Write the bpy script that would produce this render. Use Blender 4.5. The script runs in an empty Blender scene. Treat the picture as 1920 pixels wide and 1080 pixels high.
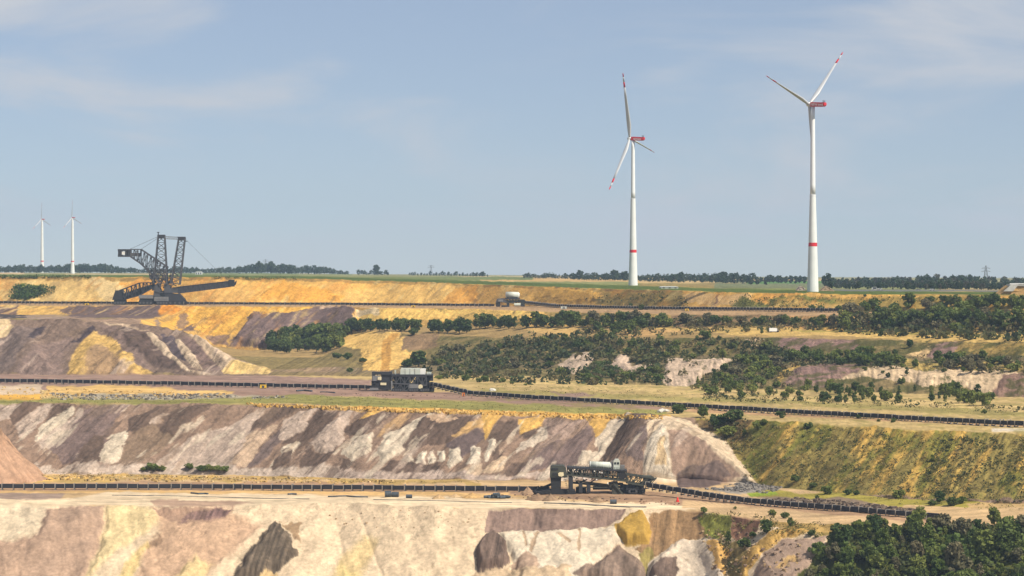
import bpy, bmesh, math, random
import numpy as np
from mathutils import Vector, Matrix

random.seed(7); RNG = np.random.default_rng(7)
SC = bpy.context.scene
COL = SC.collection

# ------------------------------------------------------------------ camera, sky, sun, exposure
F = 5444.0            # focal length in photo pixels (1920 wide), about a 20 degree telephoto view
HOR = 500.0           # photo row of eye level
CAMZ = 20.0           # lookout height above the plain
cam_d = bpy.data.cameras.new('camera'); cam = bpy.data.objects.new('camera', cam_d); COL.objects.link(cam)
cam.location = (0, 0, CAMZ); cam.rotation_euler = (math.radians(90), 0, 0)
cam_d.sensor_width = 36.0; cam_d.lens = 36.0 * F / 1920.0
cam_d.shift_y = -(540.0 - HOR) / 1920.0
cam_d.clip_start = 1.0; cam_d.clip_end = 60000.0
SC.camera = cam

SUN_AZ = math.radians(128.0)   # clockwise from +Y (view direction): behind the viewer's right shoulder
SUN_EL = math.radians(46.0)
W = bpy.data.worlds.new('World'); SC.world = W; W.use_nodes = True
nt = W.node_tree; nt.nodes.clear()
def N(tree, t, **kw):
    n = tree.nodes.new(t)
    for k, v in kw.items(): setattr(n, k, v)
    return n
wo = N(nt, 'ShaderNodeOutputWorld'); bg = N(nt, 'ShaderNodeBackground'); sky = N(nt, 'ShaderNodeTexSky')
sky.sky_type = 'NISHITA'; sky.sun_disc = False; sky.sun_elevation = SUN_EL; sky.sun_rotation = SUN_AZ
sky.altitude = 900.0; sky.air_density = 0.75; sky.dust_density = 0.0; sky.ozone_density = 4.0
bg.inputs['Strength'].default_value = 0.066
# thin high cloud veils, laid out over the whole sky dome by direction
tc = N(nt, 'ShaderNodeTexCoord'); mp = N(nt, 'ShaderNodeMapping'); mp.inputs['Scale'].default_value = (9, 9, 34)
mp.inputs['Location'].default_value = (9.4, 3.3, 4.6)
cn = N(nt, 'ShaderNodeTexNoise'); cn.inputs['Scale'].default_value = 1.0; cn.inputs['Detail'].default_value = 7; cn.inputs['Roughness'].default_value = 0.55; cn.inputs['Distortion'].default_value = 0.5
cr = N(nt, 'ShaderNodeMapRange'); cr.interpolation_type = 'SMOOTHSTEP'
cr.inputs['From Min'].default_value = 0.45; cr.inputs['From Max'].default_value = 0.74; cr.inputs['To Min'].default_value = 0.34; cr.inputs['To Max'].default_value = 1.0
mx = N(nt, 'ShaderNodeMix', data_type='RGBA'); mx.inputs['B'].default_value = (7.1, 7.4, 8.0, 1)
nt.links.new(tc.outputs['Generated'], mp.inputs['Vector']); nt.links.new(mp.outputs[0], cn.inputs['Vector'])
nt.links.new(cn.outputs['Fac'], cr.inputs['Value']); nt.links.new(cr.outputs[0], mx.inputs['Factor'])
tint = N(nt, 'ShaderNodeMix', data_type='RGBA', blend_type='MULTIPLY'); tint.inputs['Factor'].default_value = 1.0; tint.inputs['B'].default_value = (0.96, 0.96, 1.02, 1)
nt.links.new(sky.outputs[0], tint.inputs['A']); nt.links.new(tint.outputs['Result'], mx.inputs['A']); nt.links.new(mx.outputs['Result'], bg.inputs['Color'])
nt.links.new(bg.outputs[0], wo.inputs['Surface'])

sun_d = bpy.data.lights.new('sun', 'SUN'); sun_d.energy = 4.8; sun_d.angle = math.radians(0.53); sun_d.color = (1.0, 0.925, 0.80)
sun = bpy.data.objects.new('sun', sun_d); COL.objects.link(sun)
sdir = Vector((math.sin(SUN_AZ) * math.cos(SUN_EL), math.cos(SUN_AZ) * math.cos(SUN_EL), math.sin(SUN_EL)))
sun.rotation_euler = (-sdir).to_track_quat('-Z', 'Y').to_euler(); sun.location = (300, -200, 400)

VS = SC.view_settings
VS.view_transform = 'Standard'; VS.look = 'None'; VS.gamma = 1.0; VS.use_curve_mapping = False; VS.exposure = 0.32
SC.render.engine = 'CYCLES'
SC.cycles.use_denoising = True
SC.cycles.max_bounces = 5; SC.cycles.diffuse_bounces = 2; SC.cycles.volume_bounces = 0
SC.cycles.transparent_max_bounces = 6

# ------------------------------------------------------------------ small tools
def s2l(c):
    c = np.asarray(c, float) / 255.0
    return np.where(c <= 0.04045, c / 12.92, ((c + 0.055) / 1.055) ** 2.4)
KA = 0.80                                   # photo tone of a sunlit soil -> its reflectance
def alb(c, k=None): return tuple(s2l(c) * (KA if k is None else k))
def at(px, py, D):                          # an image pixel (photo column, row) at distance D -> world point
    return Vector(((px - 960.0) / F * D, D, CAMZ - (py - HOR) / F * D))
def proj(p): return (960.0 + p[0] / p[1] * F, HOR + (CAMZ - p[2]) / p[1] * F)

def h2(ix, iy, seed):
    n = (ix.astype(np.int64) * 374761393 + iy.astype(np.int64) * 668265263 + seed * 974711) & 0xFFFFFFFF
    n = ((n ^ (n >> 13)) * 1274126177) & 0xFFFFFFFF
    n = n ^ (n >> 16)
    return (n & 0xFFFF) / 65535.0
def vnoise(x, y, seed=0):
    x = np.asarray(x, float); y = np.asarray(y, float)
    ix = np.floor(x); iy = np.floor(y); fx = x - ix; fy = y - iy
    fx = fx * fx * fx * (fx * (fx * 6 - 15) + 10); fy = fy * fy * fy * (fy * (fy * 6 - 15) + 10)
    a = h2(ix, iy, seed); b = h2(ix + 1, iy, seed); c = h2(ix, iy + 1, seed); d = h2(ix + 1, iy + 1, seed)
    return (a + (b - a) * fx) * (1 - fy) + (c + (d - c) * fx) * fy
def fbm(x, y, seed=0, o=4, g=0.5):
    s = 0.0; a = 1.0; t = 0.0
    for k in range(o):
        s = s + a * vnoise(x * 2 ** k + 17.3 * k, y * 2 ** k + 5.1 * k, seed + k); t += a; a *= g
    return s / t
def sstep(a, b, x):
    t = np.clip((x - a) / (b - a), 0, 1); return t * t * (3 - 2 * t)

# ------------------------------------------------------------------ materials
MATS = {}
def principled(name):
    m = bpy.data.materials.new(name); m.use_nodes = True
    return m, m.node_tree, m.node_tree.nodes['Principled BSDF']
def paint_mat(name, col, rough=0.6, metal=0.0, var=0.15, scale=0.8, dirt=None):
    m, t, b = principled(name)
    b.inputs['Roughness'].default_value = rough; b.inputs['Metallic'].default_value = metal
    tc = N(t, 'ShaderNodeTexCoord'); n1 = N(t, 'ShaderNodeTexNoise'); n1.inputs['Scale'].default_value = scale; n1.inputs['Detail'].default_value = 5
    t.links.new(tc.outputs['Object'], n1.inputs['Vector'])
    mr = N(t, 'ShaderNodeMapRange'); mr.inputs['From Min'].default_value = 0.3; mr.inputs['From Max'].default_value = 0.7
    t.links.new(n1.outputs['Fac'], mr.inputs['Value'])
    mx = N(t, 'ShaderNodeMix', data_type='RGBA')
    c = np.array(col[:3]); d = np.array(dirt) if dirt is not None else c * (1 - 2 * var)
    mx.inputs['A'].default_value = (*np.clip(c * (1 + var * 0.5), 0, 1), 1); mx.inputs['B'].default_value = (*(c * (1 - var) * 0.5 + d * 0.5), 1)
    t.links.new(mr.outputs[0], mx.inputs['Factor']); t.links.new(mx.outputs['Result'], b.inputs['Base Color'])
    MATS[name] = m; return m
def soil_mat(name, s1=0.35, s2=1.6, bump=0.5, var=0.22):
    m, t, b = principled(name)
    b.inputs['Roughness'].default_value = 1.0; b.inputs['Specular IOR Level'].default_value = 0.05
    at_ = N(t, 'ShaderNodeAttribute'); at_.attribute_name = 'soil'
    tc = N(t, 'ShaderNodeTexCoord')
    n1 = N(t, 'ShaderNodeTexNoise'); n1.inputs['Scale'].default_value = s1; n1.inputs['Detail'].default_value = 8; n1.inputs['Roughness'].default_value = 0.68
    t.links.new(tc.outputs['Object'], n1.inputs['Vector'])
    mr = N(t, 'ShaderNodeMapRange'); mr.inputs['From Min'].default_value = 0.28; mr.inputs['From Max'].default_value = 0.72
    mr.inputs['To Min'].default_value = 1 - var; mr.inputs['To Max'].default_value = 1 + var * 0.8
    t.links.new(n1.outputs['Fac'], mr.inputs['Value'])
    vm = N(t, 'ShaderNodeVectorMath', operation='SCALE')
    t.links.new(at_.outputs['Color'], vm.inputs[0]); t.links.new(mr.outputs[0], vm.inputs['Scale'])
    t.links.new(vm.outputs[0], b.inputs['Base Color'])
    n2 = N(t, 'ShaderNodeTexNoise'); n2.inputs['Scale'].default_value = s2; n2.inputs['Detail'].default_value = 6; n2.inputs['Roughness'].default_value = 0.7
    t.links.new(tc.outputs['Object'], n2.inputs['Vector'])
    bp = N(t, 'ShaderNodeBump'); bp.inputs['Strength'].default_value = bump; bp.inputs['Distance'].default_value = 0.9
    t.links.new(n2.outputs['Fac'], bp.inputs['Height']); t.links.new(bp.outputs[0], b.inputs['Normal'])
    MATS[name] = m; return m
def leaf_mat(name, c1, c2, attr=False):
    m, t, b = principled(name)
    b.inputs['Roughness'].default_value = 0.7; b.inputs['Specular IOR Level'].default_value = 0.2
    if attr:
        a = N(t, 'ShaderNodeAttribute'); a.attribute_name = 'soil'; src = a.outputs['Color']
    else:
        oi = N(t, 'ShaderNodeObjectInfo'); tc = N(t, 'ShaderNodeTexCoord')
        n1 = N(t, 'ShaderNodeTexNoise'); n1.inputs['Scale'].default_value = 7.0; n1.inputs['Detail'].default_value = 3
        t.links.new(tc.outputs['Object'], n1.inputs['Vector'])
        ad = N(t, 'ShaderNodeMath', operation='MULTIPLY_ADD'); ad.inputs[1].default_value = 0.9; ad.inputs[2].default_value = -0.2
        t.links.new(n1.outputs['Fac'], ad.inputs[0])
        ad2 = N(t, 'ShaderNodeMath', operation='MULTIPLY_ADD'); ad2.inputs[1].default_value = 0.75; ad2.use_clamp = True
        t.links.new(oi.outputs['Random'], ad2.inputs[0]); t.links.new(ad.outputs[0], ad2.inputs[2])
        mx = N(t, 'ShaderNodeMix', data_type='RGBA'); mx.inputs['A'].default_value = (*c1, 1); mx.inputs['B'].default_value = (*c2, 1)
        t.links.new(ad2.outputs[0], mx.inputs['Factor']); src = mx.outputs['Result']
    t.links.new(src, b.inputs['Base Color'])
    tr = N(t, 'ShaderNodeBsdfTranslucent'); t.links.new(src, tr.inputs['Color'])
    ms = N(t, 'ShaderNodeMixShader'); ms.inputs[0].default_value = 0.35
    out = t.nodes['Material Output']
    t.links.new(b.outputs[0], ms.inputs[1]); t.links.new(tr.outputs[0], ms.inputs[2]); t.links.new(ms.outputs[0], out.inputs['Surface'])
    MATS[name] = m; return m
soil_mat('soil', 0.55, 1.6, 0.7, 0.26)
soil_mat('soil_flat', 0.10, 0.9, 0.25, 0.16)
soil_mat('soil_green', 0.45, 1.2, 0.7, 0.38)
soil_mat('soil_plain', 0.02, 0.3, 0.2, 0.25)
leaf_mat('leaf_dark', (0.042, 0.084, 0.024), (0.135, 0.172, 0.044))
leaf_mat('leaf_mid', (0.074, 0.128, 0.028), (0.225, 0.245, 0.058))
leaf_mat('leaf_dull', (0.120, 0.122, 0.062), (0.230, 0.195, 0.105))
leaf_mat('leaf_far', (0.030, 0.058, 0.028), (0.060, 0.090, 0.038))
leaf_mat('leaf_mix', None, None, attr=True)
paint_mat('bark', (0.07, 0.055, 0.042), 0.9)
paint_mat('tower_white', (0.76, 0.77, 0.755), 0.5, 0, 0.03, 0.1)
paint_mat('tower_concrete', (0.72, 0.735, 0.70), 0.8, 0, 0.06, 0.12)
paint_mat('blade_white', (0.50, 0.51, 0.515), 0.45, 0, 0.02, 0.1)
paint_mat('signal_red', (0.62, 0.012, 0.022), 0.5, 0, 0.05, 0.3)
paint_mat('letter_white', (0.80, 0.78, 0.76), 0.6, 0, 0.02)
paint_mat('steel_dark', (0.022, 0.024, 0.031), 0.6, 0, 0.4, 0.4, (0.040, 0.035, 0.033))
paint_mat('steel_mid', (0.060, 0.064, 0.074), 0.6, 0, 0.3, 0.4, (0.085, 0.074, 0.066))
paint_mat('steel_pale', (0.17, 0.175, 0.18), 0.6, 0, 0.25, 0.4, (0.19, 0.165, 0.14))
paint_mat('steel_olive', (0.044, 0.050, 0.036), 0.65, 0, 0.35, 0.4, (0.068, 0.058, 0.042))
paint_mat('belt_black', (0.012, 0.013, 0.017), 0.8, 0, 0.3, 0.5, (0.028, 0.025, 0.022))
paint_mat('conveyor_panel', (0.014, 0.016, 0.026), 0.75, 0, 0.35, 0.15, (0.032, 0.028, 0.028))
paint_mat('post_grey', (0.30, 0.27, 0.23), 0.8, 0, 0.3, 0.5)
paint_mat('tank_pale', (0.56, 0.60, 0.52), 0.55, 0, 0.1, 0.25, (0.42, 0.42, 0.34))
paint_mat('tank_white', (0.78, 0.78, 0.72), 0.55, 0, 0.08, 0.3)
paint_mat('glass_dark', (0.03, 0.035, 0.04), 0.15)
paint_mat('lamp_cream', (0.75, 0.66, 0.42), 0.6)
paint_mat('safety_yellow', (0.80, 0.50, 0.03), 0.5)
paint_mat('safety_orange', (0.80, 0.22, 0.03), 0.6)
paint_mat('marker_red', (0.75, 0.03, 0.02), 0.5)
paint_mat('rubber_blue', (0.055, 0.075, 0.095), 0.7, 0, 0.3, 1.5)
paint_mat('concrete_grey', (0.50, 0.49, 0.46), 0.9, 0, 0.15, 0.3)
paint_mat('rock_white', (0.66, 0.62, 0.54), 1.0, 0, 0.15, 0.6)
paint_mat('asphalt', (0.11, 0.11, 0.115), 0.9, 0, 0.1, 0.1)
paint_mat('car_white', (0.80, 0.80, 0.80), 0.35, 0, 0.02)
paint_mat('roof_pale', (0.70, 0.70, 0.68), 0.6, 0, 0.05)
paint_mat('pylon_steel', (0.16, 0.17, 0.18), 0.6, 0, 0.1)

# ------------------------------------------------------------------ object tools
def link(o, parent=None):
    COL.objects.link(o)
    if parent is not None: o.parent = parent
    return o
def tag(o, label=None, cat=None, group=None, kind=None):
    if label: o['label'] = label
    if cat: o['category'] = cat
    if group: o['group'] = group
    if kind: o['kind'] = kind
    return o
def empty(name, loc=(0, 0, 0), rz=0.0, parent=None):
    o = bpy.data.objects.new(name, None); o.location = loc; o.rotation_euler = (0, 0, rz); o.empty_display_size = 2
    return link(o, parent)
class MB:
    """collects simple solids, then links them as one mesh object"""
    def __init__(s): s.v = []; s.f = []
    def add(s, vs, fs):
        n = len(s.v); s.v += [tuple(v) for v in vs]; s.f += [tuple(i + n for i in f) for f in fs]; return s
    def box(s, x0, x1, y0, y1, z0, z1):
        return s.add([(x0, y0, z0), (x1, y0, z0), (x1, y1, z0), (x0, y1, z0), (x0, y0, z1), (x1, y0, z1), (x1, y1, z1), (x0, y1, z1)],
                     [(0, 3, 2, 1), (4, 5, 6, 7), (0, 1, 5, 4), (1, 2, 6, 5), (2, 3, 7, 6), (3, 0, 4, 7)])
    def prism(s, prof, y0, y1):              # profile in x-z, counter-clockwise seen from -y
        n = len(prof)
        vs = [(x, y0, z) for x, z in prof] + [(x, y1, z) for x, z in prof]
        fs = [tuple(range(n)), tuple(range(2 * n - 1, n - 1, -1))] + [(i, i + n, (i + 1) % n + n, (i + 1) % n) for i in range(n)]
        return s.add(vs, fs)
    def beam(s, p, q, w, h=None):
        p = Vector(p); q = Vector(q); d = q - p
        if d.length < 1e-6: return s
        h = h or w; d.normalize()
        up = Vector((0, 0, 1)) if abs(d.z) < 0.95 else Vector((0, 1, 0))
        a = d.cross(up).normalized() * (w / 2); b = a.cross(d).normalized() * (h / 2)
        vs = [p - a - b, p + a - b, p + a + b, p - a + b, q - a - b, q + a - b, q + a + b, q - a + b]
        return s.add(vs, [(0, 1, 2, 3), (7, 6, 5, 4), (0, 4, 5, 1), (1, 5, 6, 2), (2, 6, 7, 3), (3, 7, 4, 0)])
    def cyl(s, p, q, r0, r1=None, n=12, cap=True):
        p = Vector(p); q = Vector(q); r1 = r0 if r1 is None else r1; d = (q - p).normalized()
        up = Vector((0, 0, 1)) if abs(d.z) < 0.95 else Vector((0, 1, 0))
        a = d.cross(up).normalized(); b = d.cross(a).normalized()
        vs = []
        for c, r in ((p, r0), (q, r1)):
            for i in range(n):
                t = 2 * math.pi * i / n; vs.append(c + a * (r * math.cos(t)) + b * (r * math.sin(t)))
        fs = [(i, (i + 1) % n, (i + 1) % n + n, i + n) for i in range(n)]
        if cap: fs += [tuple(range(n - 1, -1, -1)), tuple(range(n, 2 * n))]
        return s.add(vs, fs)
    def lattice(s, A, B, n, w, wb, faces=(0, 1, 2, 3), rungs=True):   # A, B: four corners each end
        A = [Vector(a) for a in A]; B = [Vector(b) for b in B]
        P = [[A[k].lerp(B[k], i / n) for k in range(4)] for i in range(n + 1)]
        for k in range(4): s.beam(A[k], B[k], w)
        for i in range(n + 1):
            for k in faces:
                j = (k + 1) % 4
                if rungs: s.beam(P[i][k], P[i][j], wb)
                if i < n:
                    if (i + k) % 2: s.beam(P[i][k], P[i + 1][j], wb)
                    else: s.beam(P[i][j], P[i + 1][k], wb)
        return s
    def mesh(s, name, mat, smooth=False):
        m = bpy.data.meshes.new(name); m.from_pydata(s.v, [], s.f); m.update()
        bm = bmesh.new(); bm.from_mesh(m); bmesh.ops.recalc_face_normals(bm, faces=bm.faces); bm.to_mesh(m); bm.free()
        if smooth:
            m.polygons.foreach_set('use_smooth', [True] * len(m.polygons))
        m.materials.append(MATS[mat]); return m
    def build(s, name, mat, parent=None, smooth=False):
        return link(bpy.data.objects.new(name, s.mesh(name, mat, smooth)), parent)
# ------------------------------------------------------------------ the mine: terrain from contour lines traced in image pixels
# every contour is a list of (image column, image row, chosen distance) points; the ground is lofted between them in real metres
def C(*p): return np.array(p, float)
CON = [
 C((0, 513, 14000), (700, 514, 14000), (1000, 516, 14000), (1300, 518.5, 14000), (1920, 521, 14000)),
 C((0, 511, 8000), (500, 512, 8000), (800, 516, 8000), (1300, 520, 8000), (1920, 523.5, 8000)),
 C((0, 514, 5000), (600, 516.5, 5000), (800, 520, 5000), (1200, 528, 5000), (1600, 537, 4600), (1920, 540, 4600)),
 C((0, 516, 3700), (600, 518.5, 3700), (800, 525, 3600), (1000, 531, 3300), (1200, 535, 3120), (1400, 541, 2800), (1520, 544.5, 2540), (1600, 545, 2650), (1920, 547, 2600)),
 C((0, 518, 3340), (200, 519, 3250), (400, 520, 3170), (560, 522, 3150), (700, 526, 3150), (860, 532, 3080), (1000, 537, 2960), (1200, 543, 2690), (1400, 549, 2490), (1600, 551, 2370), (1920, 556, 2170)),      # pit rim
 C((0, 566, 3299), (200, 568, 3202), (450, 570, 3111), (700, 570, 3111), (930, 573, 3000), (1050, 575, 2850), (1200, 578, 2652), (1400, 580, 2450), (1600, 583, 2328), (1920, 590, 2117)),               # foot of the top cut
 C((0, 572, 3062), (210, 574, 2980), (350, 574, 2980), (600, 575, 2940), (700, 578, 2827), (860, 579, 2790), (1000, 584, 2625), (1200, 590, 2440), (1400, 592, 2330), (1600, 594, 2230), (1920, 600, 2050)),   # top bench edge
 C((0, 590, 2960), (200, 590, 2900), (280, 592, 2880), (330, 615, 2880), (400, 650, 2890), (470, 657, 2870), (600, 652, 2830), (660, 625, 2800), (720, 615, 2780), (860, 612, 2720), (1000, 612, 2540), (1200, 612, 2390), (1400, 612, 2290), (1600, 622, 2190), (1920, 622, 2020)),
 C((0, 595, 2620), (250, 597, 2600), (330, 640, 2600), (400, 668, 2600), (600, 671, 2600), (660, 645, 2700), (720, 622, 2700), (800, 630, 2620), (1000, 635, 2420), (1200, 636, 2290), (1400, 632, 2200), (1600, 636, 2110), (1920, 642, 1960)),
 C((0, 598, 2330), (150, 600, 2330), (240, 607, 2330), (300, 614, 2330), (360, 627, 2325), (420, 662, 2310), (500, 696, 2270), (560, 692, 2330), (660, 690, 2340), (720, 690, 2349), (800, 680, 2420), (1000, 660, 2350), (1200, 668, 2220), (1400, 665, 2150), (1600, 668, 2060), (1920, 670, 1930)),
 C((0, 650, 2290), (240, 655, 2290), (360, 670, 2285), (420, 685, 2275), (500, 699, 2240), (720, 700, 2240), (860, 700, 2270), (1000, 690, 2280), (1200, 696, 2150), (1400, 692, 2080), (1600, 696, 1990), (1920, 692, 1880)),
 C((0, 702, 2225), (240, 703, 2215), (500, 704, 2200), (720, 706, 2170), (1000, 705, 2180), (1200, 722, 2010), (1400, 728, 1958), (1600, 735, 1900), (1920, 745, 1822)),
 C((0, 757, 1737), (560, 760, 1717), (700, 766, 1690), (900, 775, 1675), (1100, 780, 1655), (1230, 782, 1650), (1330, 784, 1640), (1500, 793, 1575), (1700, 806, 1500), (1920, 814, 1450)),   # middle bench edge
 C((0, 888, 1672), (400, 890, 1668), (640, 897, 1630), (900, 900, 1595), (1100, 903, 1580), (1400, 908, 1560), (1500, 918, 1500), (1700, 936, 1425), (1920, 945, 1375)),
 C((0, 946, 1477), (300, 950, 1460), (640, 945, 1470), (820, 953, 1440), (1150, 957, 1425), (1300, 957, 1420), (1400, 970, 1375), (1500, 985, 1340), (1700, 988, 1330), (1920, 988, 1330)),   # lower bench edge
 C((0, 1170, 1390), (900, 1170, 1360), (1300, 1165, 1340), (1450, 1140, 1290), (1920, 1120, 1240)),
 C((0, 1700, 800), (1920, 1700, 800)),
 C((0, 3000, 340), (1920, 3000, 340)),
 C((0, 3400, 20), (1920, 3400, 20)),
]
NAMES = ['far_plain', 'far_plain', 'near_plain', 'near_plain', 'top_cut', 'top_bench', 'second_slope', 'second_terrace', 'third_slope',
         'spoil_slope', 'spoil_slope', 'middle_bench', 'middle_dump_slope', 'lower_bench', 'lower_dump_slope', 'pit_floor', 'pit_floor', 'lookout_slope']
ROWS = [14, 22, 18, 12, 46, 10, 60, 26, 44, 40, 34, 46, 118, 46, 112, 10, 6, 8]
AMP = [1.0, 0.6, 0.4, 0.3, 1.3, 0.15, 1.5, 0.7, 1.2, 1.5, 1.2, 0.25, 1.7, 0.22, 2.1, 1, 1, 0.3]
JIT = [0, 0, 0.3, 0.3, 0.8, 0.6, 1.0, 1.2, 1.5, 1.6, 2, 1.5, 1.0, 1.6, 1.6, 0, 0, 0, 0]
XC = np.concatenate([np.arange(-900, -80, 40.0), np.arange(-80, 2000, 1.9), np.arange(2000, 2821, 40.0)])
NC = len(XC)
def smooth1(a, k=9):
    ker = np.hanning(k + 2)[1:-1]; ker /= ker.sum()
    return np.convolve(np.pad(a, k // 2, mode='edge'), ker, 'valid')
CY, CD = [], []
for i, c in enumerate(CON):
    y = np.interp(XC, c[:, 0], c[:, 1]); d = np.interp(XC, c[:, 0], c[:, 2])
    y = smooth1(y, 25); d = smooth1(d, 25)
    if JIT[i]:
        y = y + JIT[i] * (2 * fbm(XC / 55.0, XC * 0 + i * 3.7, 40 + i, 4, 0.6) - 1)
        d = d * (1 + 0.004 * (2 * fbm(XC / 90.0, XC * 0 + i * 1.9, 80 + i, 3) - 1))
    CY.append(y); CD.append(d)
CZ = [CAMZ - (CY[i] - HOR) * CD[i] / F for i in range(len(CON))]
rD, rZ, rS, rT = [], [], [], []
for s in range(len(ROWS)):
    n = ROWS[s]
    for k in range(n + (1 if s == len(ROWS) - 1 else 0)):
        t = k / n
        rD.append(CD[s] + (CD[s + 1] - CD[s]) * t); rZ.append(CZ[s] + (CZ[s + 1] - CZ[s]) * t); rS.append(s); rT.append(t)
GD = np.array(rD); GZ = np.array(rZ); SEG = np.array(rS); TT = np.array(rT)
NR = len(SEG)
PX = np.broadcast_to(XC, GD.shape).copy()
PY = HOR + (CAMZ - GZ) * F / GD                     # image row of each ground point before relief
GX = (PX - 960) / F * GD
ROW0 = [int(np.argmax(SEG == s)) for s in range(len(ROWS))] + [NR - 1]

# ---- soil colours
DK = (98, 82, 74); MD = (148, 124, 108); MB2 = (132, 112, 95); LT = (196, 176, 162); WH = (224, 209, 188); YL = (226, 180, 100)
TN = (196, 163, 122); CR = (230, 207, 176); DRY = (196, 168, 116); OLV = (140, 128, 80); GRN = (110, 118, 62); MAU = (152, 124, 116)
BASE = [(150, 146, 108), (152, 148, 108), (138, 140, 92), (122, 128, 74), (229, 182, 104), (176, 146, 112), (205, 165, 100), (168, 142, 98), (140, 124, 84),
        (136, 120, 92), (146, 128, 92), (190, 166, 118), MD, (206, 176, 136), (235, 211, 181), (190, 165, 140), (190, 165, 140), (150, 140, 100)]
COLR = np.zeros((NR, NC, 3))
for r in range(NR): COLR[r] = BASE[SEG[r]]
BUL = np.zeros((NR, NC))
# shared edge noise: patch borders run ragged along the tipping direction
LX = GX - 0.95 * GZ
WARPX = 26 * (fbm(LX / 13.0, GZ / 10.0, 3, 5, 0.62) - 0.5) + 7 * (fbm(GX / 3.0, GZ / 3.0, 5, 3) - 0.5)
WARPY = 18 * (fbm(LX / 16.0, GZ / 7.0, 9, 5, 0.62) - 0.5)
FING = (fbm(LX / 2.4, GZ / 40.0, 13, 4, 0.65) - 0.5) * np.isin(SEG, (4, 6, 9, 10, 12))[:, None] * 9 * (1600 / GD) ** 2    # tongues of spoil running down the tipping direction
WARPX = WARPX - 0.75 * FING; WARPY = WARPY + FING
s14 = (SEG == 14)[:, None]
WARPX = WARPX + s14 * 10 * (fbm(GX / 3.2, GZ / 5.0, 15, 5, 0.65) - 0.5); WARPY = WARPY + s14 * 14 * (fbm(GX / 2.4, GZ / 6.0, 17, 5, 0.65) - 0.5)
def polysd(px, py, poly):
    P = np.array(poly, float); n = len(P); d2 = np.full(px.shape, 1e18); inside = np.zeros(px.shape, bool)
    for i in range(n):
        a = P[i]; b = P[(i + 1) % n]; e = b - a; L = max(e @ e, 1e-9)
        t = np.clip(((px - a[0]) * e[0] + (py - a[1]) * e[1]) / L, 0, 1)
        dx = px - a[0] - t * e[0]; dy = py - a[1] - t * e[1]; d2 = np.minimum(d2, dx * dx + dy * dy)
        if a[1] != b[1]:
            cond = ((a[1] > py) != (b[1] > py)) & (px < (b[0] - a[0]) * (py - a[1]) / (b[1] - a[1]) + a[0])
            inside ^= cond
    return np.where(inside, 1, -1) * np.sqrt(d2)
def paint(s0, s1, poly, col, f=1.6, bulge=0.0, warp=1.0, op=1.0, brad=10.0):  # patch outlines are traced in image pixels and carried onto the ground
    r0, r1 = ROW0[s0], (NR if s1 >= len(ROWS) - 1 else ROW0[s1 + 1] + 1)
    P = np.array(poly, float); m = 30
    c0 = np.searchsorted(XC, P[:, 0].min() - m); c1 = np.searchsorted(XC, P[:, 0].max() + m)
    if c1 <= c0: return
    sl = (slice(r0, r1), slice(c0, c1))
    x = PX[sl] + warp * WARPX[sl]; y = PY[sl] + warp * WARPY[sl]
    sd = polysd(x, y, poly)
    a = sstep(-f, f, sd) * op
    if col is not None: COLR[sl] = COLR[sl] * (1 - a[..., None]) + np.array(col, float) * a[..., None]
    if bulge: BUL[sl] += bulge * sstep(-1.0, brad, sd)
def ZP(x0, y0, *p): return [(x0 + a / 3.0, y0 + b / 3.0) for a, b in p]
def A_(*p): return ZP(0, 720, *p)
def B_(*p): return ZP(640, 720, *p)
def C_(*p): return ZP(1280, 720, *p)
def G_(*p): return ZP(0, 400, *p)
def D_(*p): return ZP(640, 400, *p)
def E_(*p): return ZP(1280, 400, *p)

# far plain: fields
for k, (x0, x1, y0, y1, c) in enumerate([
    (-300, 45, 507, 514, (205, 180, 140)), (120, 330, 513.4, 515.2, (205, 182, 145)), (330, 660, 512, 515.5, (120, 130, 84)), (560, 620, 511.5, 513.5, (196, 176, 136)),
    (650, 900, 516, 518.5, (140, 138, 92)), (860, 1250, 518, 521, (205, 180, 138)), (900, 1180, 521, 528, (196, 164, 112)), (700, 1000, 519, 525, (118, 126, 76)), (1180, 1340, 522, 531, (200, 172, 120)),
    (1330, 1560, 523, 526.5, (206, 178, 132)), (1400, 1560, 527, 532, (96, 132, 70)), (1200, 1400, 531, 541, (150, 132, 84)), (1340, 1560, 532, 541, (120, 124, 92)), (1700, 2300, 548, 556, (170, 142, 86)), (1760, 2300, 540, 547, (168, 150, 104))]):
    paint(0, 3, [(x0, y0), (x1, y0), (x1, y1), (x0, y1)], c, 0.6, warp=0.25)
paint(2, 3, [(-900, 515), (260, 515.5), (560, 517), (560, 521.5), (-900, 520)], (92, 106, 52), 1, warp=0.2)
paint(2, 3, [(560, 517.5), (860, 526), (1200, 536), (1400, 543), (1900, 548), (2900, 552), (2900, 556), (1600, 551.5), (1400, 549), (1200, 543), (860, 532.5), (560, 523)], (88, 102, 50), 1, warp=0.2)
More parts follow.
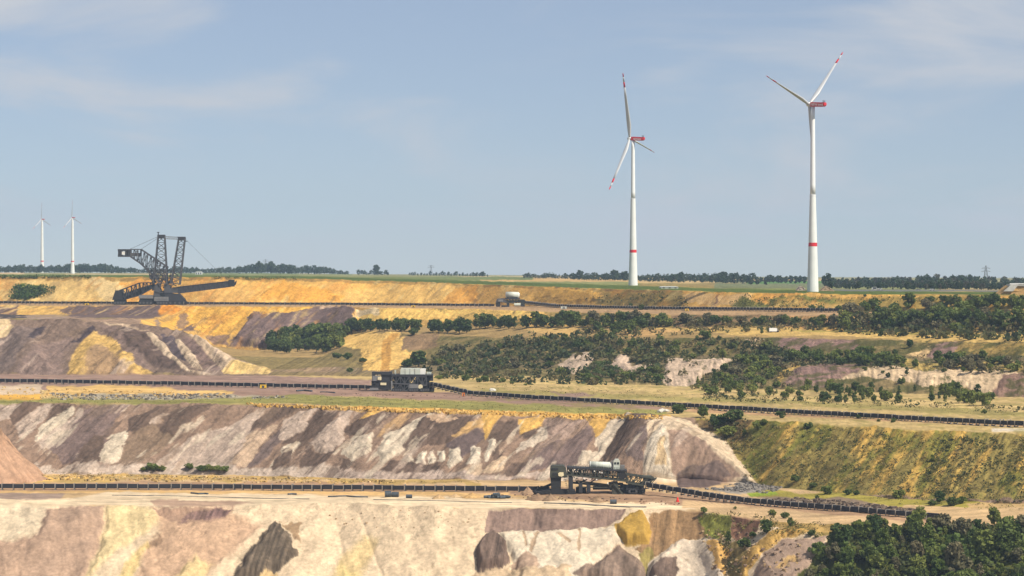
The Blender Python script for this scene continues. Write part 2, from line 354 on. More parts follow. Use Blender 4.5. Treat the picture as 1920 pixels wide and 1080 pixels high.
# top cut
paint(4, 4, [(-900, 516), (560, 520), (1000, 536), (1000, 541), (560, 526), (-900, 523)], (170, 138, 82), 1.2, warp=0.5)
paint(4, 4, [(0, 523), (235, 526), (232, 566), (120, 568), (60, 566), (0, 566)], (232, 196, 130), 3)
paint(4, 4, [(170, 523), (232, 524), (228, 566), (195, 568)], (236, 206, 150), 2)
paint(4, 4, [(230, 526), (330, 526), (320, 560), (230, 566)], (228, 170, 88), 2)
paint(4, 4, G_((1470, 490), (1540, 400), (1600, 380), (1790, 420), (1920, 470), (1920, 500)), (224, 168, 82), 2.5, 2.0)
paint(4, 4, G_((1100, 490), (1180, 410), (1330, 400), (1420, 440), (1380, 500)), (226, 180, 108), 3)
paint(4, 4, G_((50, 490), (90, 400), (170, 400), (255, 410), (250, 450), (180, 490)), (88, 108, 48), 2.0, warp=1.6)
paint(4, 4, D_((0, 440), (400, 400), (800, 400), (760, 500), (0, 500)), (232, 190, 116), 3)
paint(4, 4, D_((540, 500), (640, 420), (760, 400), (760, 500)), (222, 166, 86), 3, 1.5)
paint(4, 4, D_((1060, 500), (1150, 410), (1400, 420), (1500, 500)), (226, 178, 96), 3, 1.5)
paint(4, 4, D_((1420, 500), (1480, 430), (1920, 440), (1920, 540), (1450, 520)), (170, 146, 88), 3, warp=1.5)
paint(4, 4, D_((820, 390), (1480, 415), (1920, 430), (1920, 445), (1400, 425), (820, 400)), (164, 132, 84), 1)
paint(4, 4, E_((0, 450), (480, 455), (470, 490), (330, 480), (280, 520), (0, 510)), (224, 186, 130), 1.6)
paint(4, 4, E_((160, 510), (190, 450), (205, 450), (180, 510)), (150, 120, 96), 0.8)
paint(4, 4, E_((390, 490), (410, 450), (480, 455), (470, 490)), (222, 170, 90), 1.6)
paint(4, 5, E_((270, 525), (340, 465), (400, 490), (500, 500), (480, 530)), (128, 126, 70), 1.6)
paint(4, 4, E_((490, 465), (1400, 470), (1900, 500), (1900, 560), (490, 530)), (176, 150, 86), 2.5)
paint(4, 4, E_((490, 460), (860, 478), (860, 492), (490, 480)), (140, 138, 76), 1)
paint(4, 5, E_((500, 525), (640, 500), (960, 500), (900, 530), (520, 540)), (212, 178, 110), 1.4)
# second slope below the top bench
paint(6, 6, G_((90, 570), (110, 515), (370, 510), (420, 520), (380, 580), (280, 575)), (224, 182, 108), 1.2)
paint(6, 6, G_((-900, 515), (110, 515), (90, 575), (-900, 590)), (126, 104, 96), 1.4)
paint(6, 6, G_((340, 545), (390, 515), (420, 520), (380, 580)), (130, 108, 96), 1)
paint(6, 7, G_((380, 585), (430, 515), (890, 520), (940, 545), (880, 585), (720, 590)), (112, 95, 92), 1.4)
paint(6, 7, G_((900, 590), (960, 520), (1800, 520), (1920, 530), (1780, 560), (1430, 560), (1290, 690), (1180, 690), (1100, 650), (900, 640)), (226, 176, 88), 1.6)
paint(6, 7, G_((880, 570), (910, 520), (1060, 520), (960, 570)), (206, 140, 62), 1.2)
paint(6, 6, G_((1270, 750), (1350, 650), (1420, 560), (1600, 555), (1920, 520), (2010, 535), (2010, 680), (1900, 720), (1700, 760)), (130, 110, 106), 1.0, 6.0)
paint(6, 6, G_((1790, 560), (1830, 525), (1920, 520), (1840, 560)), (206, 176, 150), 1.0)
paint(6, 7, G_((980, 640), (1010, 570), (1060, 570), (1040, 640)), (150, 122, 96), 1.2)
paint(6, 7, G_((1010, 660), (1090, 600), (1095, 665)), (120, 100, 92), 1.2, 2)
paint(6, 7, G_((1170, 700), (1260, 680), (1280, 740), (1200, 730)), (140, 114, 98), 1.4)
paint(7, 8, G_((380, 580), (720, 590), (900, 600), (880, 640), (600, 640), (300, 600)), (160, 136, 118), 1.4)
paint(7, 8, G_((-900, 575), (380, 578), (360, 604), (-900, 604)), (158, 138, 124), 1.0)
paint(7, 8, G_((-50, 570), (160, 568), (150, 590), (-50, 590)), (78, 72, 74), 0.8)
paint(7, 8, G_((790, 600), (880, 590), (870, 640), (800, 640)), (222, 178, 102), 1.2)
paint(6, 8, D_((60, 600), (70, 530), (210, 525), (900, 540), (1260, 545), (1000, 590), (740, 600), (500, 600), (200, 620)), (232, 192, 114), 1.2)
paint(6, 8, D_((70, 590), (80, 530), (210, 530), (200, 580)), (224, 200, 160), 1.0)
paint(6, 9, D_((0, 760), (40, 670), (340, 670), (330, 760), (440, 800), (480, 790), (300, 880), (130, 880), (120, 770)), (230, 190, 118), 1.2)
paint(6, 10, D_((220, 890), (230, 720), (280, 680), (330, 675), (280, 730), (275, 890)), (198, 152, 84), 0.6, -0.6, 0.3)
paint(7, 10, D_((330, 770), (340, 680), (560, 680), (540, 760), (450, 780)), (150, 124, 96), 1.2)
paint(6, 7, D_((1150, 540), (1920, 560), (1920, 640), (1200, 630)), (168, 142, 90), 2)
paint(7, 8, D_((1010, 640), (1320, 630), (1350, 650), (1300, 680), (1040, 660)), (206, 172, 114), 1.2)
paint(7, 8, D_((1590, 660), (1920, 640), (1920, 670), (1600, 690)), (196, 160, 110), 1.2)
paint(6, 7, E_((-50, 550), (900, 560), (850, 640), (300, 635), (-50, 640)), (150, 122, 92), 1.6)
paint(6, 7, E_((0, 545), (430, 550), (430, 560), (0, 560)), (206, 172, 112), 0.8)
paint(6, 7, E_((560, 570), (880, 570), (840, 610), (600, 600)), (190, 150, 104), 1.6)
paint(7, 8, E_((-300, 640), (300, 640), (900, 652), (1920, 680), (2600, 690), (2600, 740), (1400, 722), (960, 690), (300, 682)), (208, 176, 112), 1.0, warp=0.4)
paint(7, 8, E_((600, 655), (1920, 690), (1920, 700), (600, 664)), (176, 158, 92), 0.8, warp=0.3)
paint(8, 9, E_((480, 745), (520, 690), (960, 692), (1010, 745), (900, 765), (600, 765)), MAU, 1.4)
paint(8, 9, E_((330, 700), (470, 688), (440, 745), (350, 750)), (214, 188, 158), 1.2)
paint(8, 10, E_((560, 800), (600, 760), (720, 765), (620, 810)), (206, 180, 150), 1.2)
paint(8, 10, E_((1240, 810), (1360, 740), (1400, 735), (1350, 825)), (216, 184, 138), 1.2)
paint(8, 10, E_((1360, 810), (1400, 740), (1570, 728), (1500, 805), (1420, 830)), MAU, 1.2)
paint(8, 10, E_((1560, 730), (2600, 760), (2600, 800), (1500, 810)), (170, 144, 88), 1.6)
paint(9, 11, D_((1210, 850), (1320, 768), (1440, 775), (1400, 850), (1290, 915)), (214, 190, 168), 1.2, 2)
paint(9, 11, D_((1510, 850), (1560, 785), (1640, 800), (1620, 850), (1740, 840), (1730, 905), (1600, 895)), (210, 186, 166), 1.2, 2)
paint(9, 11, D_((1780, 930), (1830, 830), (1920, 808), (2230, 815), (2140, 870), (2050, 900), (2020, 965), (1820, 960)), (212, 188, 166), 1.2, 2.5)
paint(9, 11, E_((515, 940), (560, 870), (640, 838), (680, 850), (600, 890), (545, 940)), (216, 182, 112), 1.0)
paint(9, 11, E_((545, 960), (670, 848), (980, 842), (1030, 850), (900, 930), (800, 975), (680, 970)), MAU, 1.2, 2.0)
paint(9, 11, E_((870, 945), (1030, 855), (1240, 868), (1920, 898), (2600, 900), (2600, 970), (1750, 1000), (1700, 1030), (1580, 975), (1350, 975), (1280, 935), (1000, 935)), (218, 192, 160), 1.4, 2.0)
paint(9, 11, E_((1720, 1010), (1790, 940), (1930, 900), (2600, 920), (2600, 1040), (1760, 1050)), (158, 128, 114), 1.2, 2)
paint(9, 10, E_((1240, 830), (1920, 850), (1920, 890), (1240, 866)), (190, 164, 102), 1.2)
# big spoil heap on the middle bench (left)
L9 = (9, 10)
paint(9, 10, [(-900, 590), (300, 600), (500, 690), (505, 704), (-900, 708)], (132, 113, 102), 2)
paint(9, 10, G_((-900, 600), (60, 600), (40, 680), (-900, 720)), (206, 182, 146), 1.4)
paint(9, 10, G_((-900, 720), (30, 690), (60, 630), (230, 640), (200, 720), (120, 800), (60, 900), (-900, 910)), (128, 112, 106), 2)
paint(9, 10, G_((150, 700), (180, 640), (240, 625), (230, 690), (180, 730)), (84, 74, 78), 1.2)
paint(9, 10, G_((80, 910), (200, 760), (420, 700), (400, 800), (300, 920)), (142, 122, 114), 2)
paint(9, 10, G_((410, 760), (450, 680), (520, 640), (540, 660), (470, 720)), (80, 70, 74), 1.2)
paint(9, 10, G_((365, 930), (410, 800), (470, 710), (525, 662), (610, 700), (700, 785), (790, 860), (860, 905), (700, 935)), (212, 176, 112), 2.2, 5.5, 0.55, brad=30)
paint(9, 10, G_((455, 930), (470, 850), (520, 790), (560, 775), (620, 800), (690, 860), (745, 915), (640, 935)), (164, 136, 110), 5.0, 0, 1.2, op=.85)
paint(9, 10, G_((540, 600), (700, 620), (820, 655), (760, 660), (640, 640)), (200, 176, 152), 2.4)
paint(9, 10, G_((620, 690), (700, 640), (880, 680), (1000, 800), (1040, 880), (860, 870), (740, 790)), (104, 88, 82), 1.6, 2.5, 0.4)
paint(9, 10, G_((-40, 915), (60, 640), (220, 640), (330, 905)), None, 1, 6.0, 0.3, brad=30)
paint(9, 10, G_((560, 640), (720, 640), (1010, 880), (640, 905)), None, 1, 5.0, 0.3, brad=26)
paint(9, 10, G_((560, 640), (640, 640), (740, 780), (850, 880), (800, 880), (700, 790)), (138, 118, 110), 1.2)
paint(9, 10, G_((820, 690), (850, 680), (960, 780), (1060, 870), (1180, 900), (1140, 910), (1020, 870), (900, 790)), (206, 184, 160), 1.6, 2.4, 0.3, brad=6)
paint(9, 10, G_((890, 690), (960, 680), (1020, 760), (1060, 830), (1000, 800), (920, 740)), (90, 80, 84), 1.0)
paint(9, 10, G_((980, 710), (1010, 705), (1100, 800), (1140, 880), (1080, 860), (1020, 780)), (210, 188, 164), 1.6, 2.4, 0.3, brad=6)
paint(9, 10, G_((1010, 690), (1070, 680), (1160, 780), (1230, 880), (1150, 880), (1090, 780)), (128, 108, 102), 1.2)
paint(9, 11, G_((1060, 670), (1110, 672), (1200, 740), (1340, 830), (1530, 880), (1500, 905), (1250, 890), (1180, 800)), (208, 184, 158), 2.4, 5.0, 0.35, brad=12)
paint(9, 11, G_((1240, 880), (1320, 850), (1530, 875), (1500, 905), (1260, 900)), (228, 196, 134), 1.2, 0, 0.6)
# middle bench
paint(9, 11, G_((1250, 780), (1290, 770), (1920, 800), (1920, 830), (1600, 820), (1270, 790)), (226, 190, 116), 0.8, warp=0.3)
paint(9, 11, G_((1300, 795), (1920, 835), (1920, 900), (1540, 890), (1380, 850)), (164, 140, 112), 2)
paint(11, 11, [(-900, 700), (500, 704), (700, 712), (690, 742), (440, 742), (200, 733), (-900, 722)], (158, 132, 120), 1.4, warp=0.4)
paint(11, 11, [(400, 735), (690, 730), (900, 737), (1250, 764), (1240, 770), (900, 752), (640, 742), (420, 745)], (160, 132, 118), 1.0, warp=0.4)
paint(11, 11, [(-900, 720), (80, 722), (75, 745), (-900, 745)], (206, 184, 160), 1.4)
paint(11, 11, [(78, 745), (90, 724), (250, 726), (440, 735), (430, 746), (200, 745)], (216, 180, 120), 1.6)
paint(11, 11, [(-900, 745), (75, 742), (78, 752), (-900, 755)], (224, 176, 88), 1.2)
paint(11, 11, [(140, 744), (430, 741), (520, 744), (420, 750), (150, 750)], (172, 160, 140), 1.2)
paint(11, 11, [(-900, 754), (150, 750), (420, 748), (560, 740), (640, 743), (900, 752), (1250, 770), (1250, 780), (900, 772), (560, 757), (-900, 760)], (150, 144, 88), 1.4, warp=0.6)
paint(11, 11, [(880, 710), (1200, 735), (1500, 760), (2400, 800), (2400, 780), (1500, 742), (1200, 724), (900, 704)], (206, 180, 128), 1.6, warp=0.4)
paint(11, 11, [(900, 728), (1500, 752), (1920, 772), (2400, 780), (2400, 800), (1920, 783), (1500, 760), (900, 738)], (164, 150, 98), 1.4, warp=0.5)
paint(11, 11, [(1030, 735), (1080, 733), (1120, 740), (1060, 744)], (150, 126, 114), 1.2)
paint(11, 11, [(1250, 770), (1500, 783), (1920, 800), (2400, 820), (2400, 812), (1920, 793), (1500, 776), (1250, 762)], (184, 150, 116), 1.0, warp=0.3)
paint(11, 11, [(1860, 803), (2400, 806), (2400, 811), (1860, 809)], (220, 208, 190), 0.8, warp=0.3)
# middle dump slope
S = 12
def m(poly, col, f=1.2, bulge=0.0, warp=1.0, **k): paint(S, S, poly, col, f, bulge, warp, **k)
m(A_((-900, 130), (120, 120), (60, 210), (-900, 300)), LT)
m(A_((40, 190), (120, 120), (230, 130), (100, 240), (50, 215)), DK)
m(A_((100, 250), (240, 125), (300, 125), (200, 270), (130, 300)), LT)
m(A_((250, 215), (300, 130), (400, 130), (330, 200), (260, 240)), DK)
m(A_((200, 300), (260, 220), (400, 130), (430, 130), (260, 300), (215, 330)), WH, 1, 1)
m(A_((215, 340), (300, 260), (440, 135), (475, 150), (300, 370), (230, 370)), LT)
m(A_((280, 385), (470, 140), (700, 120), (600, 300), (560, 450), (470, 450), (360, 430)), (124, 106, 102))
m(A_((400, 440), (520, 300), (590, 290), (560, 450), (500, 460)), DK)
m(A_((560, 445), (610, 280), (720, 255), (700, 340), (660, 435)), WH, 1, 1)
m(A_((710, 270), (740, 210), (900, 125), (960, 130), (840, 250), (760, 300)), DK, 1, 1)
m(A_((840, 240), (920, 160), (945, 170), (880, 245)), LT)
m(A_((670, 445), (720, 300), (860, 240), (1000, 260), (900, 400), (760, 455)), MB2)
m(A_((890, 250), (960, 160), (1080, 130), (1200, 125), (1060, 230), (960, 290)), DK, 1, 1)
m(A_((890, 450), (1050, 310), (1250, 240), (1450, 140), (1500, 135), (1400, 290), (1290, 455)), LT)
m(A_((1385, 270), (1460, 180), (1560, 130), (1700, 130), (1620, 180), (1500, 240)), DK, 1, 1)
m(A_((1280, 455), (1400, 280), (1560, 230), (1480, 330), (1380, 455)), (202, 176, 152))
m(A_((1380, 455), (1500, 320), (1560, 250), (1620, 230), (1560, 340), (1450, 445)), (112, 97, 94))
m(A_((1560, 300), (1600, 200), (1720, 150), (1790, 140), (1700, 270), (1620, 330)), LT, 1, 1)
m(A_((1570, 340), (1700, 260), (1800, 150), (1915, 140), (1800, 300), (1650, 350)), DK)
m(A_((1500, 455), (1580, 370), (1660, 320), (1700, 350), (1600, 440), (1520, 470)), WH, 1, 1)
m(A_((1510, 460), (1560, 390), (1640, 380), (1620, 440), (1560, 475)), DK)
m(A_((1760, 340), (1860, 200), (1935, 170), (1930, 330), (1860, 390), (1780, 380)), LT, 1, 1.5)
m(A_((1690, 455), (1740, 340), (1770, 390), (1860, 390), (1900, 350), (1860, 430), (1790, 480), (1710, 480)), DK)
m(B_((0, 150), (80, 145), (30, 240), (0, 330)), LT)
m(B_((20, 270), (60, 200), (200, 150), (330, 145), (240, 210), (100, 290), (40, 300)), DK, 1, 1)
m(B_((200, 300), (270, 210), (370, 150), (420, 160), (330, 240), (220, 305)), (196, 160, 118))
m(B_((0, 390), (60, 300), (180, 270), (160, 380), (60, 445)), WH, 1, 1.5)
m(B_((180, 400), (240, 300), (400, 220), (500, 160), (525, 180), (460, 300), (330, 380), (220, 445)), WH, 1, 1.5)
m(B_((330, 360), (480, 200), (540, 190), (700, 165), (760, 180), (640, 270), (600, 330), (420, 370)), DK, 1, 1)
m(B_((480, 210), (560, 160), (650, 190), (560, 230)), (200, 170, 142))
m(B_((600, 300), (700, 220), (790, 190), (805, 240), (720, 280), (640, 310)), (202, 164, 112))
m(B_((570, 340), (660, 310), (780, 260), (800, 300), (740, 360), (660, 400), (590, 370)), (106, 92, 92))
for p in (((580, 465), (600, 370), (660, 360), (670, 430), (600, 475)), ((690, 455), (740, 330), (780, 350), (770, 430), (710, 465)), ((330, 440), (370, 400), (400, 395), (400, 440)), ((410, 440), (430, 395), (470, 380), (465, 440)), ((475, 440), (490, 390), (520, 380), (515, 440)), ((525, 440), (535, 380), (570, 375), (570, 440)), ((795, 425), (830, 310), (890, 300), (860, 380), (810, 425))):
    m(B_(*p), (230, 216, 196), 0.9, 1.8, 0.7)
m(B_((810, 300), (880, 210), (1000, 185), (990, 280), (900, 340), (880, 420), (840, 430), (870, 320)), DK)
m(B_((200, 495), (260, 435), (400, 440), (540, 450), (530, 505), (380, 495)), DK)
m(B_((0, 420), (60, 440), (50, 480), (0, 490)), DK)
m(B_((640, 500), (700, 470), (780, 440), (800, 480), (760, 510)), (208, 182, 156)); m(B_((780, 480), (860, 420), (920, 410), (900, 480), (820, 500)), (210, 184, 156), 1, 1.2)
m(B_((980, 390), (1020, 330), (1150, 240), (1240, 200), (1200, 270), (1060, 350)), (214, 198, 180), 1, 1)
m(B_((1140, 190), (1370, 190), (1300, 270), (1200, 330), (1100, 380), (1050, 380), (1150, 300)), (172, 148, 136))
m(B_((1000, 290), (1080, 220), (1140, 240), (1040, 305)), DK)
m(B_((1000, 490), (1100, 380), (1250, 310), (1380, 230), (1430, 290), (1400, 370), (1340, 465), (1200, 485)), (124, 106, 103))
m(B_((900, 505), (960, 440), (1060, 430), (1000, 505)), DK)
m(B_((1330, 465), (1360, 390), (1430, 380), (1450, 290), (1500, 200), (1640, 195), (1600, 250), (1530, 300), (1480, 400), (1400, 465)), (220, 204, 184), 1, 1.5)
m(B_((1450, 425), (1540, 300), (1640, 210), (1830, 190), (1720, 330), (1600, 430), (1480, 445)), DK, 1, 1)
m(B_((1580, 485), (1700, 340), (1760, 360), (1700, 470), (1700, 515), (1600, 505)), (112, 97, 95))
m(A_((-900, 462), (400, 450), (900, 450), (1500, 462), (1920, 470), (1920, 540), (-900, 520)), (204, 186, 172), 2.5, 0, 1.2)
m(B_((0, 480), (600, 500), (1100, 505), (1320, 470), (1400, 540), (0, 545)), (196, 176, 164), 2.5, 0, 1.2)
# the tip end of the dump: pale cone
m(B_((1560, 120), (1920, 170), (2180, 310), (2280, 440), (2380, 600), (1380, 640)), None, 1, 15.0, 0.15, brad=62)
m(B_((1720, 335), (1830, 190), (1925, 190), (2170, 320), (2230, 420), (2350, 580), (1720, 580)), (226, 204, 176), 0.8, 0, 0.25)
m(B_((1840, 375), (1920, 370), (2020, 420), (2150, 500), (2250, 550), (2120, 575), (1860, 560)), (164, 138, 122), 2.0, 0, 0.4)
m(B_((1690, 530), (1740, 400), (1800, 330), (1840, 390), (1850, 540), (1900, 575), (1700, 570)), (228, 214, 194), 2.0, 2.0, 0.5)
m(B_((1780, 520), (1790, 430), (1820, 420), (1835, 530)), (218, 190, 150), 1.2, 0, 0.8)
paint(12, 13, B_((1890, 560), (1940, 520), (2040, 510), (2130, 500), (2190, 550), (2040, 590), (1900, 590)), (112, 96, 92), 0.8, 2.5, 0.6)
paint(12, 13, C_((130, 605), (350, 562), (560, 590), (480, 618), (370, 622)), (158, 150, 142), 1.2, 1.2, 1.2)
# vegetated cut on the right
vs = C_((60, 180), (250, 150), (2600, 270), (2600, 690), (560, 600), (420, 560), (310, 420), (250, 320), (100, 240))
paint(12, 12, vs, (154, 138, 84), 1.2, 0, 0.6)
paint(12, 12, C_((60, 190), (260, 190), (420, 200), (330, 330), (250, 320), (110, 240)), (124, 104, 74), 1.6)
zone = sstep(-4, 4, polysd(PX, PY, vs)) * ((SEG == 12)[:, None])
strk = fbm(LX / 5.0, GZ / 26.0, 61, 5, 0.6); strk2 = fbm(GX / 38.0, GZ / 40.0, 66, 3)
yy = sstep(0.50, 0.62, strk * 0.72 + strk2 * 0.34 + 0.05 * sstep(1450, 1600, PX) - 0.16 * sstep(1780, 1850, PX) + 0.05 * sstep(0.7, 0.2, TT)[:, None] - 0.03) * zone
COLR = COLR * (1 - yy[..., None]) + np.array((214, 176, 100.0)) * yy[..., None]
gg = sstep(0.52, 0.68, fbm(LX / 7.0, GZ / 14.0, 71, 5, 0.65)) * zone * 0.75
COLR = COLR * (1 - gg[..., None]) + np.array((122, 124, 62.0)) * gg[..., None]
# yellow sand crest and tongues
paint(11, 12, B_((0, 125), (400, 130), (900, 150), (1850, 178), (1860, 198), (1500, 192), (800, 168), (300, 152), (0, 142)), YL, 0.8, 0.6, 0.35)
for p in (((100, 200), (150, 150), (230, 145), (150, 195)), ((785, 160), (910, 165), (860, 220), (805, 315), (795, 240)), ((1000, 190), (1150, 180), (1130, 240), (1000, 285)), ((1365, 185), (1515, 195), (1470, 270), (1440, 305), (1400, 230))):
    m(B_(*p), YL, 0.9, 0.8, 0.5)
m(A_((1420, 100), (1560, 115), (1560, 122), (1700, 128), (1920, 135), (1920, 145), (1690, 135), (1430, 112)), YL, 0.7, 0, 0.3)
# lower bench
paint(13, 13, [(-900, 880), (640, 896), (900, 902), (900, 909), (640, 905), (-900, 900)], (186, 158, 104), 1.4, 0.5, 1.2)
yk = sstep(0.52, 0.62, fbm(GX / 9.0, GD / 14.0, 91, 4, 0.6)) * ((SEG == 13)[:, None] & (TT < 0.30)[:, None]) * (PX < 640)
COLR = COLR * (1 - 0.8 * yk[..., None]) + np.array((226, 186, 112.0)) * 0.8 * yk[..., None]
paint(13, 13, [(-900, 900), (700, 908), (1100, 915), (1400, 935), (1760, 972), (1760, 985), (1400, 955), (1000, 928), (-900, 916)], (180, 148, 120), 1.2, 0, 0.5)
paint(13, 13, [(-900, 917), (130, 921), (115, 936), (-900, 940)], (172, 150, 136), 1.2, 0, 0.4)
paint(13, 13, [(-900, 917.5), (700, 921), (980, 925), (980, 932), (600, 926), (-900, 920)], (222, 184, 130), 0.8, 0, 0.4)
paint(13, 13, [(200, 924), (700, 930), (1250, 944), (1400, 958), (1250, 957), (820, 953), (300, 950), (-900, 946), (-900, 938), (120, 935)], (228, 206, 176), 1.2, 0, 0.6)
paint(13, 13, [(285, 938), (360, 938), (480, 944), (440, 950), (290, 949)], (184, 156, 136), 1.2)
paint(13, 13, [(980, 918), (1100, 916), (1300, 932), (1420, 945), (1300, 950), (1100, 936), (960, 930)], (170, 140, 116), 1.6)
paint(13, 13, C_((360, 622), (500, 600), (900, 620), (1500, 650), (2600, 660), (2600, 690), (1500, 690), (800, 660), (420, 640)), (164, 152, 78), 1.2)
paint(13, 13, C_((360, 620), (520, 612), (540, 630), (380, 636)), (142, 158, 62), 0.8)
paint(13, 13, C_((420, 640), (700, 640), (1000, 660), (1350, 710), (1300, 730), (900, 700), (600, 670)), (142, 124, 108), 1.4, 0.6)
paint(13, 13, C_((1600, 670), (1900, 640), (2600, 650), (2600, 720), (1640, 700)), (196, 166, 120), 1.4)
paint(13, 13, C_((0, 660), (400, 690), (900, 740), (1250, 770), (1250, 800), (800, 770), (400, 745), (0, 700)), (206, 176, 138), 1.2, 0, 0.5)
# lower dump slope
S = 14
m(A_((-900, 660), (280, 670), (240, 780), (200, 830), (60, 870), (-900, 900)), (238, 218, 190), 8)
m(A_((230, 790), (275, 685), (590, 690), (560, 850), (480, 1080), (400, 1500), (-900, 1500), (-900, 870), (60, 880), (200, 840)), (194, 165, 144), 4.5, 1.5, 0.8)
m(A_((0, 900), (200, 860), (240, 1000), (120, 1100), (-200, 1100)), (198, 168, 146), 5)
m(A_((590, 690), (870, 690), (885, 740), (820, 830), (640, 960), (500, 1100), (400, 1500), (350, 1500), (480, 1080), (560, 850)), (236, 213, 168), 7, 1.5)
m(A_((860, 695), (1310, 695), (1330, 740), (1500, 790), (1300, 950), (1120, 1080), (900, 1500), (560, 1500), (780, 1080), (830, 930), (880, 830)), (210, 177, 150), 9, -1.0)
m(A_((850, 692), (1310, 695), (1290, 760), (1000, 790), (900, 740)), (180, 150, 130), 2)
m(A_((1010, 780), (1060, 715), (1310, 700), (1290, 745), (1150, 760)), (142, 116, 108), 1.6)
m(A_((1150, 745), (1190, 700), (1310, 700), (1280, 740)), (126, 102, 98), 1.2, 0.6)
m(A_((830, 940), (880, 830), (915, 890), (860, 935)), (146, 122, 102), 1.2)
m(A_((960, 1100), (1090, 950), (1200, 1000), (1100, 1100), (900, 1500), (860, 1500)), (226, 200, 154), 5, 1.5)
m(A_((640, 1100), (830, 900), (855, 930), (740, 1100), (600, 1500), (540, 1500)), (232, 204, 144), 5, op=.8)
m(A_((1295, 1100), (1360, 980), (1450, 880), (1570, 768), (1640, 860), (1665, 960), (1570, 1050), (1450, 1100)), (106, 94, 82), 1.2, 3.5, 0.8, brad=16)
m(A_((1600, 790), (1690, 780), (1690, 900), (1650, 860)), (176, 148, 118), 1.2)
m(A_((1400, 1130), (1480, 1050), (1560, 1060), (1500, 1500), (1300, 1500)), (226, 196, 150), 1.4)
m(B_((-40, 1100), (0, 960), (120, 860), (200, 880), (160, 960), (100, 1100)), (228, 200, 142), 8, op=.6)
m(B_((-60, 1300), (0, 1000), (90, 1060), (60, 1300)), (234, 210, 150), 8, op=.7)
m(B_((822, 703), (1100, 705), (1600, 708), (1570, 760), (1480, 790), (1280, 822), (1080, 822), (880, 832), (812, 838)), (154, 131, 120), 0.8, -1.0, 0.4)
m(B_((860, 838), (1030, 825), (1560, 788), (1580, 880), (1420, 1000), (1380, 1100), (1200, 1400), (900, 1400), (1000, 1080), (950, 950)), (236, 220, 198), 0.9, 3.0, 0.5)
for p in (((1010, 830), (1030, 830), (1050, 930), (1035, 935)), ((1100, 825), (1125, 825), (1075, 960), (1060, 950)), ((1330, 820), (1345, 815), (1350, 960), (1335, 950)), ((1210, 850), (1240, 850), (1300, 900), (1290, 910))):
    m(B_(*p), (198, 172, 146), 0.8, -1.6, 0.5)
m(B_((955, 1020), (1040, 950), (1100, 985), (1120, 1040), (1060, 1150), (950, 1150)), (190, 164, 144), 1.2, 1.0, 0.6)
m(B_((752, 935), (800, 860), (870, 838), (930, 900), (952, 1000), (900, 1045), (770, 1058)), (118, 101, 92), 0.7, 5.0, 0.35)
m(B_((740, 1062), (900, 1050), (1100, 1060), (1300, 1050), (1300, 1400), (640, 1400)), (216, 190, 160), 1.2, 1.5)
m(B_((1360, 1045), (1560, 903), (1700, 1020), (1760, 1150), (1500, 1150), (1300, 1100)), (136, 118, 106), 0.9, 5.0, 0.4, brad=20)
m(B_((1740, 735), (1930, 700), (2050, 720), (2060, 860), (1930, 890), (1740, 990), (1640, 935), (1720, 900)), (150, 122, 92), 1.0, 0, 0.7)
m(B_((1535, 815), (1620, 738), (1700, 730), (1745, 830), (1725, 915), (1600, 915)), (194, 158, 84), 1.0, 5.0, 0.5)
m(B_((1660, 960), (1740, 930), (1760, 1000), (1720, 1080)), (146, 132, 84), 1.6)
m(B_((1725, 1010), (1900, 888), (2050, 880), (2160, 910), (2185, 1100), (2100, 1400), (1700, 1400)), (228, 210, 190), 1.0, 6.0, 0.5, brad=18)
m(B_((1730, 1100), (1800, 1020), (1880, 1020), (1900, 1100), (1850, 1200)), (126, 108, 98), 1.0, 1.0, 0.6)
m(C_((150, 910), (230, 905), (262, 960), (250, 1080), (200, 1080)), (214, 172, 108), 1.2)
m(C_((95, 735), (265, 735), (275, 870), (120, 882)), (142, 142, 74), 1.2)
m(C_((272, 743), (455, 738), (425, 830), (310, 895), (272, 850)), (128, 98, 82), 0.8, -1.5, 0.5)
m(C_((255, 890), (320, 890), (360, 950), (330, 1100), (262, 1100)), (146, 128, 86), 1.2)
m(C_((440, 745), (2600, 745), (2600, 1600), (900, 1600), (700, 1080), (830, 850), (600, 835)), (150, 132, 82), 1.2)
m(C_((450, 750), (900, 765), (830, 830), (600, 835), (440, 800)), (186, 156, 100), 1.4)
m(C_((320, 1100), (360, 950), (480, 850), (600, 818), (720, 838), (560, 885), (440, 960), (380, 1060), (340, 1300), (260, 1300)), (208, 170, 104), 1.0, 2.0, 0.6)
m(C_((390, 1100), (450, 960), (560, 888), (825, 848), (735, 960), (650, 1080), (500, 1500), (300, 1500)), (180, 155, 138), 1.0, 1.5, 0.6)
m(C_((520, 1040), (600, 960), (640, 970), (560, 1060)), (204, 170, 120), 1.2)
m(C_((850, 830), (1250, 760), (2600, 700), (2600, 1700), (760, 1700), (640, 1090), (730, 960), (830, 910)), (84, 86, 46), 2.0)
# streaky mottling over all dumped slopes (ragged runs of different spoil)
st = fbm(LX / 3.0, GZ / 22.0, 21, 6, 0.68); bl = fbm(GX / 7.0, GD / 9.0 + GZ / 6.0, 25, 6, 0.68)
